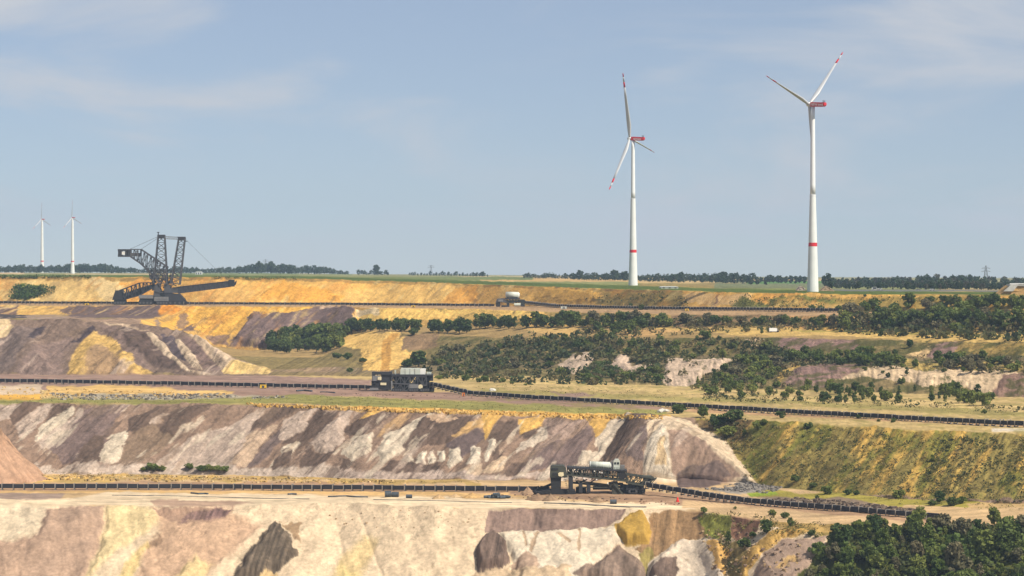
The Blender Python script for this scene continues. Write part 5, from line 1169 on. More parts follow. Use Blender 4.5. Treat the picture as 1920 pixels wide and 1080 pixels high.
bank(1488, 1514, 1500, 1504, 545, 537, 2560, 14, (196, 176, 160), 'pale gravel pile left of the tallest turbine foot', 'gravel_pile')
bank(1532, 1566, 1548, 1551, 545, 536.5, 2560, 14, (186, 160, 132), 'brown gravel pile right of the tallest turbine foot', 'gravel_pile')
# ------------------------------------------------------------------ vegetation
def leaf_quads(P, size, rg, flat=0.0):
    """one irregular leaf-clump quad per point"""
    n = len(P)
    a = rg.normal(size=(n, 3)); a /= np.linalg.norm(a, axis=1)[:, None]
    b = rg.normal(size=(n, 3)); b -= (b * a).sum(1)[:, None] * a; b /= np.linalg.norm(b, axis=1)[:, None]
    s = (size * rg.uniform(.6, 1.4, n))[:, None]
    V = np.stack([P - a * s - b * s * .6, P + a * s * .9 - b * s * .8, P + a * s + b * s * .7, P - a * s * .8 + b * s], 1)
    return V.reshape(-1, 3)
def crown_points(kind, rg, ncl, nl):
    pts = []
    if kind == 'round':
        ctr = rg.normal(size=(ncl, 3)); ctr /= np.linalg.norm(ctr, axis=1)[:, None]; ctr *= (rg.uniform(.25, 1, ncl) ** .5)[:, None]
        ctr = ctr * (.33, .33, .42) + (0, 0, .55); r = rg.uniform(.09, .17, ncl)
    elif kind == 'tall':
        z = rg.uniform(.16, .97, ncl); w = .20 * (1 - ((z - .45) / .58) ** 2) + .03; a = rg.uniform(0, 6.28, ncl)
        ctr = np.stack([w * np.cos(a) * rg.uniform(.3, 1, ncl), w * np.sin(a) * rg.uniform(.3, 1, ncl), z], 1); r = rg.uniform(.06, .11, ncl)
    elif kind == 'spire':
        z = rg.uniform(.08, .98, ncl) ** 1.1; w = .27 * (1.02 - z); a = rg.uniform(0, 6.28, ncl)
        ctr = np.stack([w * np.cos(a) * rg.uniform(.4, 1, ncl), w * np.sin(a) * rg.uniform(.4, 1, ncl), z], 1); r = .05 + .08 * (1 - z)
    else:      # bush: low dome to the ground
        ctr = rg.normal(size=(ncl, 3)); ctr /= np.linalg.norm(ctr, axis=1)[:, None]; ctr *= (rg.uniform(.2, 1, ncl) ** .5)[:, None]
        ctr = ctr * (.52, .52, .40) + (0, 0, .45); ctr[:, 2] = np.abs(ctr[:, 2]) + .04; r = rg.uniform(.12, .22, ncl)
    for c, q in zip(ctr, r):
        d = rg.normal(size=(nl, 3)); d /= np.linalg.norm(d, axis=1)[:, None]
        pts.append(c + d * (q * rg.uniform(.45, 1, nl) ** .6)[:, None] * (1, 1, .85))
    P = np.concatenate(pts); P[:, 2] = np.clip(P[:, 2], .01, 1.05); return P
def quad_mesh(name, V, mat, cols=None):
    n = len(V) // 4; me = bpy.data.meshes.new(name); me.vertices.add(len(V)); me.vertices.foreach_set('co', V.astype(np.float32).ravel())
    me.loops.add(4 * n); me.loops.foreach_set('vertex_index', np.arange(4 * n, dtype=np.int32)); me.polygons.add(n); me.polygons.foreach_set('loop_start', np.arange(0, 4 * n, 4, dtype=np.int32))
    if cols is not None:
        a = me.attributes.new('soil', 'FLOAT_COLOR', 'POINT'); a.data.foreach_set('color', np.concatenate([np.repeat(cols, 4, 0), np.ones((4 * n, 1))], 1).astype(np.float32).ravel())
    me.update(calc_edges=True); me.materials.append(MATS[mat]); return me
CROWN = {}; TRUNK = {}
for kind, nv, ncl, nl, ls in (('round', 6, 34, 26, .050), ('tall', 4, 34, 22, .036), ('spire', 3, 40, 18, .034), ('bush', 6, 26, 22, .075)):
    for v in range(nv):
        rg = np.random.default_rng(100 + v * 7 + len(kind)); P = crown_points(kind, rg, ncl, nl); CROWN[kind, v] = leaf_quads(P, ls, rg)
    for v in range(2):
        t = MB(); rd = random.Random(v + len(kind)); h = .62 if kind == 'round' else (.85 if kind != 'bush' else .4)
        w = .022 if kind != 'bush' else .015
        t.cyl((0, 0, -.03), (.01, .005, h * .5), w, w * .7, 6); t.cyl((.01, .005, h * .5), (0, .02, h), w * .7, w * .3, 6)
        for k in range(5):
            z = h * rd.uniform(.35, .9); a = rd.uniform(0, 6.28); rr = .2 if kind == 'round' else .1
            t.cyl((0, 0, z), (math.cos(a) * rr, math.sin(a) * rr, z + .13), w * .45, w * .15, 5)
        TRUNK[kind, v] = t.mesh('trunk', 'bark')
CM = {}
def crown_mesh(kind, v, mat):
    k = (kind, v, mat)
    if k not in CM: CM[k] = quad_mesh('crown', CROWN[kind, v], mat)
    return CM[k]
NV = {'round': 6, 'tall': 4, 'spire': 3, 'bush': 6}
RT = random.Random(11)
def plant(loc, h, kind, mat, label, group=None, wide=1.0, cat=None):
    v = RT.randrange(NV[kind]); name = 'shrub' if kind == 'bush' else 'tree'
    sx = h * wide * RT.uniform(.88, 1.15); rz = RT.uniform(0, 6.28)
    if kind == 'bush' and h < 2.6:            # too small to show its stem
        o = link(bpy.data.objects.new('shrub', crown_mesh(kind, v, mat)))
        o.location = loc; o.rotation_euler = (0, 0, rz); o.scale = (sx, sx, h); return tag(o, label, cat or 'shrub', group)
    root = empty(name, loc, rz); root.scale = (sx, sx, h); tag(root, label, cat or ('shrub' if kind == 'bush' else 'tree'), group)
    link(bpy.data.objects.new('trunk', TRUNK[kind, v % 2]), root); link(bpy.data.objects.new('crown', crown_mesh(kind, v, mat)), root)
    return root
def inside(x, y, poly):
    c = False; j = len(poly) - 1
    for i in range(len(poly)):
        (xi, yi), (xj, yj) = poly[i], poly[j]
        if (yi > y) != (yj > y) and x < (xj - xi) * (y - yi) / (yj - yi) + xi: c = not c
        j = i
    return c
def inpoly(poly, rd):
    xs = [p[0] for p in poly]; ys = [p[1] for p in poly]
    while True:
        x = rd.uniform(min(xs), max(xs)); y = rd.uniform(min(ys), max(ys))
        if inside(x, y, poly): return x, y
SHAPE = {'round': 'round', 'tall': 'slim', 'spire': 'pointed', 'bush': 'low'}
TONE = {'leaf_dark': 'dark green', 'leaf_mid': 'fresh green', 'leaf_dull': 'dull olive', 'leaf_far': 'blue green'}
BARE = [D_((1210, 860), (1320, 765), (1440, 770), (1400, 850), (1290, 915)), D_((1510, 850), (1560, 785), (1640, 800), (1620, 850), (1740, 840), (1730, 905), (1600, 895)), D_((1780, 930), (1830, 830), (1920, 808), (2230, 815), (2140, 870), (2050, 900), (2020, 965), (1820, 960)),
        E_((480, 745), (520, 690), (960, 692), (1010, 745), (600, 765)), E_((545, 960), (670, 848), (980, 842), (1030, 850), (900, 930), (800, 975), (680, 970)), E_((1030, 860), (1240, 868), (1920, 898), (1920, 950), (1350, 965), (1000, 930)), E_((1360, 810), (1400, 740), (1570, 728), (1500, 805))]
def bare(x, y): return any(inside(x, y, b) for b in BARE)
def place_words(x, y, P, where):
    x0, y0 = P.min(0); x1, y1 = P.max(0); u = (x - x0) / max(x1 - x0, 1); v = (y - y0) / max(y1 - y0, 1)
    h = 'left' if u < .25 else ('centre left' if u < .5 else ('centre right' if u < .75 else 'right')); q = 'back' if v < .34 else ('middle' if v < .67 else 'front')
    return '%s %s of %s' % (q, h, where)
def grove(poly, n, kinds, mats, hr, label, group, wide=1.0, seed=1):
    """individual trees standing inside an area, set apart from one another"""
    rd = random.Random(seed); pts = []; PP = np.array(poly)
    for i in range(n):
        best = None
        for k in range(9):
            p = inpoly(poly, rd)
            if (bare(p[0], p[1] - 4) or bare(p[0], p[1] - 10)) and rd.random() < .96: continue
            d = min([math.hypot(p[0] - q[0], 2.2 * (p[1] - q[1])) for q in pts] or [99])
            if best is None or d > best[0]: best = (d, p)
        if best: pts.append(best[1])
    for x, y in pts:
        g = ground(x, y); k = g.y / F; kd = rd.choice(kinds); mt = rd.choice(mats)
        plant(g, rd.uniform(*hr) * k, kd, mt, '%s %s %s, %s' % (SHAPE[kd], TONE[mt], 'shrub' if kd == 'bush' else 'tree', place_words(x, y, PP, group)), group, wide)
def row(x0, x1, yf, n, kinds, mats, hr, label, group, seed=1, wide=1.0):
    rd = random.Random(seed)
    ORD = 'first second third fourth fifth sixth seventh eighth ninth tenth eleventh twelfth thirteenth fourteenth fifteenth sixteenth seventeenth eighteenth nineteenth twentieth'.split()
    for i in range(n):
        x = x0 + (x1 - x0) * (i + rd.uniform(.1, .9)) / n; g = ground(x, yf(x) + rd.uniform(-1.5, 1.5)); kd = rd.choice(kinds); mt = rd.choice(mats)
        plant(g, rd.uniform(*hr) * g.y / F, kd, mt, '%s %s %s from the left in the %s' % (ORD[i], TONE[mt], 'shrub' if kd == 'bush' else 'tree', group), group, wide)
DKL, MDL, DUL = 'leaf_dark', 'leaf_mid', 'leaf_dull'
grove([(505, 660), (505, 648), (560, 625), (640, 628), (655, 645), (610, 664), (540, 664)], 34, ['round', 'round', 'bush'], [DKL, DKL, MDL], (20, 32), 'dark green tree in the clump beside the grey spoil cone', 'trees beside the grey spoil cone', 1.1, 2)
row(652, 786, lambda x: 621, 13, ['round'], [DKL], (20, 26), 'round dark tree in the short row above the sandy ramp', 'tree row above the sandy ramp', 3, 1.1)
row(808, 882, lambda x: 625, 6, ['round'], [DKL], (24, 32), 'dark tree in the row right of the sandy ramp', 'tree row right of the ramp', 4, 1.1)
row(886, 1080, lambda x: 616 - (x - 886) * .02, 18, ['round', 'round', 'tall'], [DKL, DKL, MDL], (20, 34), 'dark tree in the row below the far drive station', 'tree row below the far drive station', 5, 1.1)
row(1085, 1260, lambda x: 612, 13, ['round', 'bush', 'tall'], [DKL, MDL, DUL], (16, 32), 'tree in the loose row right of the far drive station', 'loose tree row', 6, 1.1)
row(1275, 1570, lambda x: 607 + (x - 1275) * .005, 14, ['bush', 'round'], [DUL, MDL, DKL], (12, 22), 'scrubby tree on the brown slope below the far conveyor', 'scrub trees below the far conveyor', 7, 1.2)
for (x, y, h, k, lab) in ((1204, 581, 11, 'bush', 'lone round shrub above the far conveyor, right of its ramp'), (1183, 575, 8, 'bush', 'small olive shrub on the yellow cut right of the far conveyor ramp'),
                          (1241, 560, 5, 'bush', 'tiny shrub below the second turbine'), (1522, 583, 13, 'bush', 'left shrub of the pair beside the far conveyor end'), (1541, 584, 12, 'bush', 'right shrub of the pair beside the far conveyor end'),
                          (1573, 583, 12, 'bush', 'shrub left of the dark woods, at the far conveyor end'), (1531, 614, 18, 'round', 'dark round tree standing alone left of the dark woods'), (1653, 630, 15, 'round', 'dark tree standing alone on the dry grass terrace'),
                          (1428, 627, 14, 'tall', 'slim tree just left of the white van'), (1706, 652, 16, 'round', 'dark shrub on the mauve slope edge, upper right'), (1692, 628, 5, 'bush', 'tiny shrub right of the lone terrace tree'), (1721, 633, 4, 'bush', 'tiny dark shrub on the terrace, far right')):
    g = ground(x, y); plant(g, h * g.y / F, k, DKL, lab)
# overgrown slope, centre right
gH = 'trees on the overgrown slope'
grove([(1050, 640), (1300, 628), (1480, 660), (1480, 678), (1300, 678), (1080, 660)], 36, ['round', 'bush', 'bush'], [DKL, MDL, MDL], (9, 18), 'dark green tree in the belt across the overgrown slope', 'dark belt on the overgrown slope', 1.15, 8)
grove([(1110, 612), (1180, 608), (1230, 622), (1120, 636)], 9, ['round'], [MDL, DKL], (16, 26), 'green tree on the upper edge of the overgrown slope', gH, 1.1, 9)
grove([(800, 690), (850, 650), (1040, 640), (1200, 680), (1180, 712), (1000, 716), (860, 706)], 40, ['bush'], [DUL, DUL, DUL, MDL], (8, 15), 'dull olive shrub on the broad overgrown slope', 'dull scrub on the overgrown slope', 1.2, 10)
grove([(1060, 690), (1120, 690), (1240, 700), (1240, 718), (1080, 716)], 22, ['bush', 'round', 'bush'], [DKL, MDL], (10, 18), 'green shrub between the pale sand patches', 'shrubs between the pale sand patches', 1.1, 12)
grove([(1345, 700), (1400, 678), (1470, 682), (1450, 715), (1350, 730)], 24, ['bush'], [DUL, MDL], (11, 20), 'brownish scrub tree left of the mauve patch', 'scrub left of the mauve patch', 1.2, 13)
grove([(1310, 738), (1340, 722), (1470, 722), (1540, 738), (1480, 748), (1320, 746)], 20, ['round', 'bush', 'bush'], [MDL, MDL, DKL], (12, 20), 'fresh green tree at the foot of the overgrown slope', 'green trees at the slope foot', 1.1, 14)
grove([(1480, 682), (1500, 666), (1690, 668), (1690, 690), (1600, 690)], 24, ['round', 'bush', 'bush'], [MDL, DKL, MDL], (14, 24), 'green tree in the belt below the mauve upper slope', 'tree belt below the mauve slope', 1.1, 15)
grove([(1540, 758), (1545, 735), (1620, 735), (1690, 745), (1690, 756)], 20, ['round', 'tall', 'bush', 'spire'], [MDL, DKL], (14, 28), 'young tree at the foot of the right mauve patch', 'young trees below the mauve patch', 1.0, 16)
grove([(1730, 752), (1740, 738), (1800, 735), (1860, 752), (1850, 762)], 18, ['round', 'tall', 'bush'], [DKL, MDL], (14, 28), 'dark young tree below the long pale slope', 'young trees below the pale slope', 1.0, 17)
grove([(1750, 690), (1760, 676), (1830, 672), (1920, 690), (1920, 702), (1800, 700)], 18, ['round', 'bush'], [DKL, MDL, DUL], (14, 24), 'dark shrub on the terrace at the right edge', 'shrubs on the right terrace', 1.2, 18)
for i, (x, y, h, k) in enumerate(sorted(((1308, 728, 22, 'spire'), (1340, 722, 30, 'spire'), (1622, 695, 8, 'bush'), (1666, 708, 10, 'bush'), (1692, 690, 10, 'bush'), (1716, 690, 18, 'round'), (1500, 752, 10, 'bush'), (1515, 730, 20, 'round'), (1700, 704, 16, 'tall'), (1655, 700, 6, 'bush'), (1770, 698, 8, 'bush'), (1806, 697, 10, 'bush'), (1835, 697, 9, 'bush'), (1690, 720, 14, 'bush'), (1715, 735, 14, 'tall')))):
    g = ground(x, y); plant(g, h * g.y / F, k, RT.choice((DKL, MDL)), '%s %s from the left dotted on the pale and mauve terraces' % ('first second third fourth fifth sixth seventh eighth ninth tenth eleventh twelfth thirteenth fourteenth fifteenth'.split()[i], 'shrub' if k == 'bush' else 'small tree'), 'shrubs dotted on the terraces')
# dark woods, upper right
grove([(1575, 622), (1590, 585), (1660, 575), (1790, 572), (1920, 575), (1990, 590), (1990, 628), (1700, 622)], 58, ['round', 'bush', 'bush', 'round'], [DKL, MDL, MDL, DUL], (14, 30), 'dark tree in the dense woods at the upper right', 'dense woods at upper right', 1.15, 19)
row(1640, 1990, lambda x: 606 + (x - 1640) * .02, 16, ['round'], [DKL, DKL, MDL], (24, 34), 'tall dark tree along the crest of the upper right woods', 'crest trees of the upper right woods', 20, 1.1)
row(1790, 1990, lambda x: 573, 12, ['round'], [DKL], (14, 22), 'dark tree of the back row before the sandy bridge ramp', 'back row before the bridge ramp', 21, 1.2)
for (x, y, h, lab) in ((1742, 566, 12, 'left dark shrub of the two below the motorway'), (1771, 564, 12, 'right wide shrub of the two below the motorway'), (1622, 556, 5, 'low shrub on the green rim below the motorway')):
    g = ground(x, y); plant(g, h * g.y / F, 'bush', DKL, lab, None, 1.4)
# sandy ramp and middle bench shrubs
for i, (x, y, h, k, lab) in enumerate(((764, 688, 17, 'bush', 'dark shrub left of the bigger one beside the ramp foot'), (784, 688, 30, 'round', 'bushy dark green tree beside the foot of the sandy ramp'), (680, 680, 11, 'bush', 'round shrub on the sandy ground left of the ramp road'),
    (655, 698, 9, 'bush', 'low shrub below the ramp, near the middle conveyor'), (632, 672, 12, 'bush', 'left dark shrub at the foot of the tree clump'), (652, 674, 14, 'bush', 'right dark shrub at the foot of the tree clump'), (775, 628, 14, 'bush', 'dark shrub at the right end of the row above the ramp'),
    (873, 714, 13, 'bush', 'largest round shrub on the grass right of the middle drive station'), (898, 717, 9, 'bush', 'left shrub of two dark ones on the grass before the slope'), (910, 716, 12, 'bush', 'right shrub of two dark ones on the grass before the slope'), (942, 717, 9, 'bush', 'pale shrub on the grass before the overgrown slope'), (960, 720, 6, 'bush', 'tiny shrub on the grass before the overgrown slope'),
    (822, 712, 10, 'bush', 'olive shrub just right of the middle drive station'), (985, 723, 5, 'bush', 'tiny lone shrub on the open dry grass'), (1845, 776, 9, 'bush', 'small dark shrub behind the middle conveyor, far right'))):
    g = ground(x, y); plant(g, h * g.y / F, k, DKL if i < 7 else MDL, lab, None, 1.2)
# middle dump slope, right end
for i, (x, y, h, k, lab) in enumerate(((1318, 783, 22, 'round', 'dark tree above the pale tip cone, next to the middle conveyor'), (1272, 776, 20, 'bush', 'dark shrub at the top of the pale tip cone'), (1350, 800, 26, 'bush', 'upper brownish shrub on the shoulder right of the tip cone'), (1365, 818, 22, 'bush', 'lower dark shrub on the shoulder right of the tip cone'), (1375, 790, 26, 'bush', 'olive shrub higher on the shoulder right of the tip cone'),
    (1396, 818, 14, 'tall', 'slim dark shrub on the shoulder right of the tip cone'), (1420, 805, 17, 'bush', 'dark shrub where the overgrown cut begins'), (1464, 784, 14, 'bush', 'round shrub on the crest of the overgrown cut'), (1515, 804, 14, 'bush', 'dark shrub high on the overgrown cut'), (1432, 797, 12, 'bush', 'small shrub left of the crest shrub on the overgrown cut'), (1610, 785, 8, 'bush', 'left small shrub under the right part of the middle conveyor'), (1676, 793, 10, 'bush', 'right small shrub under the right part of the middle conveyor'), (1648, 791, 6, 'bush', 'tiny shrub between the two under the middle conveyor'),
    (1492, 903, 14, 'bush', 'lower left shrub near the foot of the overgrown cut'), (1524, 915, 11, 'bush', 'small green shrub at the foot of the overgrown cut'), (1551, 927, 17, 'bush', 'round dark shrub at the foot of the overgrown cut'), (1590, 928, 12, 'bush', 'yellowish green shrub right of the round dark shrub'), (1606, 928, 10, 'bush', 'pale green low shrub right of the yellowish one'), (1684, 934, 17, 'bush', 'dark round shrub right of centre at the foot of the cut'),
    (1762, 944, 24, 'round', 'dark green bush, largest of three above the foreground woods'), (1785, 948, 18, 'bush', 'middle bush of three above the foreground woods'), (1803, 944, 14, 'bush', 'right bush of three above the foreground woods'), (1748, 948, 12, 'bush', 'small bush left of the three above the foreground woods'), (1532, 935, 7, 'bush', 'low pale shrub behind the sloping conveyor'), (1748, 866, 14, 'tall', 'slim shrub alone on the yellow part of the cut'))):
    g = ground(x, y); plant(g, h * g.y / F, k, (DKL if i % 3 else MDL), lab, None, 1.25)
for x, y, h, lab in ((270, 883, 8, 'left low part of the green bushes under the dump slope'), (286, 883, 17, 'tallest green bush under the dump slope'), (303, 883, 11, 'right end bush of the left green group'), (354, 880, 12, 'single bush left of the right hand green group'), (378, 884, 13, 'first bush of the right green group'), (392, 884, 15, 'second bush of the right green group'), (405, 884, 13, 'third bush of the right green group'), (419, 885, 13, 'last bush of the right green group'), (2, 880, 8, 'small shrub at the left edge on the sand cone foot')):
    g = ground(x, y); plant(g, h * g.y / F, 'bush', MDL if x > 10 else DKL, lab, None, 1.3)
# lower right: bushes and the foreground woods
for i, (x, y, h, k, lab) in enumerate(((1437, 1000, 26, 'round', 'dark round bush above the mauve foreground patch'), (1447, 968, 13, 'bush', 'bush on the sandy edge below the sloping conveyor'), (1472, 972, 13, 'bush', 'second bush on the sandy edge below the sloping conveyor'), (1482, 990, 20, 'tall', 'slim bush right of the dark round bush'), (1397, 1028, 24, 'bush', 'dark bush in the gully beside the brown face'), (1410, 1008, 13, 'bush', 'small bush above the gully bush'), (1366, 1018, 22, 'tall', 'slim bush left of the brown face'), (1320, 962, 12, 'bush', 'grassy shrub on the edge above the white rock'), (1521, 1005, 12, 'bush', 'small bush left of the foreground woods'), (1536, 1042, 26, 'bush', 'bush at the left foot of the foreground woods'), (1566, 1048, 22, 'bush', 'second bush at the left foot of the foreground woods'), (1378, 955, 6, 'bush', 'tiny shrub below the sloping conveyor'))):
    g = ground(x, y); plant(g, h * g.y / F, k, DKL if i % 2 == 0 else MDL, lab, None, 1.15)
grove([(1545, 1060), (1560, 1020), (1640, 1000), (1720, 988), (1860, 985), (2000, 985), (2000, 1170), (1500, 1170), (1510, 1110)], 145, ['round', 'round', 'tall', 'bush', 'bush', 'round'], [DKL, MDL, MDL, MDL, MDL, DUL], (16, 40), 'tree in the foreground woods at the lower right', 'foreground woods at lower right', 1.0, 22)
for x, y, h, m_, lab in ((1575, 1028, 46, DKL, 'dense dark tree at the upper left corner of the foreground woods'), (1640, 1005, 40, DKL, 'dark tree standing out at the top of the foreground woods'), (1715, 1000, 36, MDL, 'green tree at the end of the sloping conveyor'), (1890, 1045, 60, DKL, 'big dark crown at the right of the foreground woods'), (1845, 1050, 56, MDL, 'big bright green crown in the foreground woods'), (1790, 1070, 54, DUL, 'big olive crown in the foreground woods'), (1915, 1000, 34, DUL, 'brownish tree at the right edge above the foreground woods')):
    g = ground(x, y); plant(g, h * g.y / F, 'round', m_, lab, None, 1.05)

# ---- distant trees
def far_tree(px, D, hpx, label, group, wide=1.15, kind='round', mat='leaf_far', sink=0.0):
    x = (px - 960) / F * D; g = ground_at(x, D); plant(Vector((x, D, g - sink)), hpx * D / F, kind, mat, label, group, wide)
rd = random.Random(31)
FAR = []
def far_mass(px, D, hpx, wide, kind='round'):
    x = (px - 960) / F * D; FAR.append((x, D, ground_at(x, D) - .5, hpx * D / F, wide, kind))
tops = [(0, 498), (60, 496), (110, 497), (145, 494), (165, 495), (190, 494), (225, 501), (260, 502), (330, 500), (400, 502), (440, 499), (475, 495), (505, 494), (530, 495), (555, 499), (590, 497), (620, 502), (650, 509)]
tx = [a for a, b in tops]; ty = [b for a, b in tops]
def build_mass(name, label, nleaf, ls, cols):
    rg = np.random.default_rng(77); VV = []; CC = []; cl = np.array(cols)
    for (x, D, z, h, wide, kind) in FAR:
        P = CROWN[kind, int(rg.integers(0, NV[kind]))].reshape(-1, 4, 3).mean(1); P = P[rg.choice(len(P), nleaf, replace=False)]
        s = h * wide; VV.append(leaf_quads(P * (s, s, h), h * ls, rg) + (x, D, z)); CC.append(np.clip(cl[rg.integers(0, len(cl))] * rg.uniform(.75, 1.25, (nleaf, 1)), 0, 1))
    FAR.clear(); o = link(bpy.data.objects.new(name, quad_mesh(name, np.concatenate(VV), 'leaf_mix', np.concatenate(CC)))); return tag(o, label, 'woods', None, 'stuff')
FC = [(0.030, 0.058, 0.028), (0.045, 0.075, 0.034), (0.060, 0.085, 0.040)]
x = -140
while x < 655:
    D = rd.uniform(6600, 7300); g = ground_at((x - 960) / F * D, D); base = HOR + (CAMZ - g) / D * F
    h = max(6, base - np.interp(x, tx, ty) + rd.uniform(-4, 1.5)); far_mass(x, D, h, rd.uniform(.9, 1.3)); x += rd.uniform(2.5, 5)
build_mass('tree_belt', 'blue green belt of trees along the left horizon', 220, .06, FC)
for x0, x1, top, D in ((672, 728, 506, 6800), (768, 858, 508, 7000), (862, 915, 510, 6600), (985, 1080, 511, 5600), (1075, 1180, 510, 5200), (1195, 1340, 512, 5000), (1335, 1420, 511, 4800)):
    x = x0
    while x < x1:
        d = D + rd.uniform(-150, 150); g = ground_at((x - 960) / F * d, d); base = HOR + (CAMZ - g) / d * F
        h = max(5, base - top + rd.uniform(-5, 1)); far_mass(x, d, h, rd.uniform(.9, 1.3)); x += rd.uniform(3, 7)
build_mass('tree_belt', 'broken low belt of blue green trees along the centre horizon', 200, .06, FC)
for x, top, D, lab in ((706, 497, 6800, 'tall rounded tree in the gap left of centre on the horizon'), (1087, 507, 5300, 'round tree left of the second turbine on the horizon'), (1152, 506, 5200, 'big round tree just left of the second turbine'), (1172, 509, 5200, 'small round tree touching the second turbine tower'), (905, 509, 6500, 'round tree at the right end of the centre belt'), (1276, 510, 5000, 'round tree right of the second turbine on the horizon'), (1355, 510, 4900, 'round tree midway between the two big turbines'), (484, 490, 6600, 'left of two tall round trees above the left belt'), (508, 490, 6600, 'right of two tall round trees above the left belt'), (1551, 513, 3900, 'big dark round tree just right of the tallest turbine')):
    g = ground_at((x - 960) / F * D, D); base = HOR + (CAMZ - g) / D * F; far_tree(x, D, base - top, lab, None, 1.1 if 'turbine' in lab else .9)
x = 1420
for nth in 'first second third fourth fifth sixth seventh eighth ninth tenth eleventh twelfth'.split():
    far_tree(x, 5200, rd.uniform(11, 15), '%s small tree from the left in the thin row left of the tallest turbine' % nth, 'thin row left of the tallest turbine', 1.0); x += rd.uniform(6.5, 10)
for x, y, nth in ((1408, 531, 'first'), (1420, 532, 'second'), (1436, 531, 'third')):
    far_tree(x, 4300, 9, nth + ' dark field tree left of the tallest turbine, below the green field', 'field trees', 1.2)
# blue woods at the right
for k in range(420):
    x = 1545 + (2060 - 1545) * (k + rd.random()) / 420; D = rd.choice((3250, 3700, 4200, 4700)) + rd.uniform(-200, 200)
    top = np.interp(x, [1540, 1570, 1640, 1700, 1770, 1830, 1870, 1900, 2060], [517, 519, 518, 517, 513, 515, 519, 517, 515]) + rd.uniform(-1, 5) + (4800 - D) / 1500 * 13
    g = ground_at((x - 960) / F * D, D); base = HOR + (CAMZ - g) / D * F
    far_mass(x, D, max(8, base - top), rd.uniform(.7, 1.1), rd.choice(('round', 'round', 'tall')))
build_mass('hazy_woods', 'blue hazy woods behind the motorway at the right', 150, .075, FC + [(0.085, 0.085, 0.055)])
for i in range(9):
    x = 1560 + i * 46 + rd.uniform(-12, 12); D = 3150; g = ground_at((x - 960) / F * D, D); base = HOR + (CAMZ - g) / D * F
    far_tree(x, D, rd.uniform(12, 17), '%s taller tree from the left before the hazy woods' % 'first second third fourth fifth sixth seventh eighth ninth'.split()[i], 'taller trees before the hazy woods', .9)

# ---- undergrowth nobody could count
def brush(name, specs, label, seed):
    rg = np.random.default_rng(seed); rd = random.Random(seed); VV = []; CC = []
    for poly, n, (h0, h1), cols, nl, sq in specs:
        cl = np.array([s2l(c) * .85 for c in cols])
        for i in range(n):
            x, y = inpoly(poly, rd)
            if bare(x, y - 3) and rd.random() < .93: continue
            g = ground(x, y); k = g.y / F; h = rd.uniform(h0, h1) * k
            P = rg.normal(size=(nl, 3)); P /= np.linalg.norm(P, axis=1)[:, None]; P = P * (h * .62 * sq, h * .62, h * .5) + (0, 0, h * .42)
            P[:, 2] = np.abs(P[:, 2])
            VV.append(leaf_quads(P, h * .22, rg) + np.array(g)); c = cl[rd.randrange(len(cl))]
            CC.append(np.clip(c * rg.uniform(.75, 1.25, (nl, 1)), 0, 1))
    o = link(bpy.data.objects.new(name, quad_mesh(name, np.concatenate(VV), 'leaf_mix', np.concatenate(CC)))); return tag(o, label, 'undergrowth', None, 'stuff')
g1, g2, g3, g4, g5 = (84, 92, 54), (104, 104, 62), (122, 112, 74), (70, 82, 50), (138, 124, 84)
brush('undergrowth', [
    ([(790, 700), (830, 655), (1000, 628), (1240, 640), (1330, 690), (1240, 722), (1000, 722), (850, 715)], 520, (6, 14), [g1, g2, g3, g4], 20, 1.3),
    ([(1190, 640), (1480, 640), (1540, 690), (1460, 740), (1320, 742), (1230, 690)], 260, (5, 12), [g1, g2, g3, g5], 18, 1.3),
    ([(1480, 675), (1700, 672), (1690, 692), (1500, 690)], 90, (5, 10), [g2, g3, g1], 14, 1.4),
    ([(1320, 752), (1330, 738), (1700, 752), (1980, 772), (1980, 780), (1700, 764)], 170, (3, 8), [g1, g2, g5], 12, 1.5),
    ([(1560, 625), (1580, 590), (1990, 590), (1990, 645), (1760, 636)], 320, (8, 16), [g1, g4, g2, g3], 18, 1.3),
    ([(1085, 615), (1300, 600), (1570, 600), (1570, 618), (1300, 628), (1085, 636)], 200, (5, 11), [g3, g5, g1, g2], 14, 1.3),
    ([(1700, 665), (1990, 672), (1990, 705), (1750, 695)], 110, (4, 10), [g2, g3, g5], 12, 1.4),
    ([(1370, 650), (1480, 650), (1480, 680), (1400, 690)], 60, (6, 12), [g1, g4], 14, 1.2)], 'dull olive scrub covering the slopes right of the ramp', 41)
brush('slope_scrub', [
    ([(1400, 905), (1370, 810), (1440, 795), (1820, 820), (1820, 930), (1600, 918)], 1300, (2.0, 6.0), [g1, g2, g5, g4, (160, 146, 88), (176, 152, 92)], 9, 1.2),
    ([(1760, 820), (1990, 822), (1990, 945), (1720, 935)], 900, (2.0, 6.5), [g1, g4, g2, g5], 9, 1.2),
    ([(1310, 785), (1400, 790), (1410, 840), (1380, 850), (1330, 800)], 90, (3, 8), [g3, g5, g1], 10, 1.3),
    ([(1500, 918), (1990, 945), (1990, 962), (1700, 950)], 140, (1.5, 4), [(150, 150, 74), g2], 7, 1.5)], 'low olive scrub over the yellow cut at the right', 43)
brush('forest_undergrowth', [
    ([(1500, 1170), (1540, 1040), (1640, 1000), (1990, 985), (1990, 1170)], 420, (9, 20), [g1, g2, (92, 110, 54), (106, 120, 60)], 20, 1.2),
    ([(1300, 962), (1420, 965), (1560, 985), (1540, 1010), (1400, 1000)], 110, (3, 7), [g2, g5, (150, 140, 80)], 10, 1.4),
    ([(1340, 990), (1370, 1020), (1390, 1080), (1365, 1080)], 36, (4, 9), [g2, g3], 10, 1.2)], 'olive undergrowth beneath the foreground woods', 45)
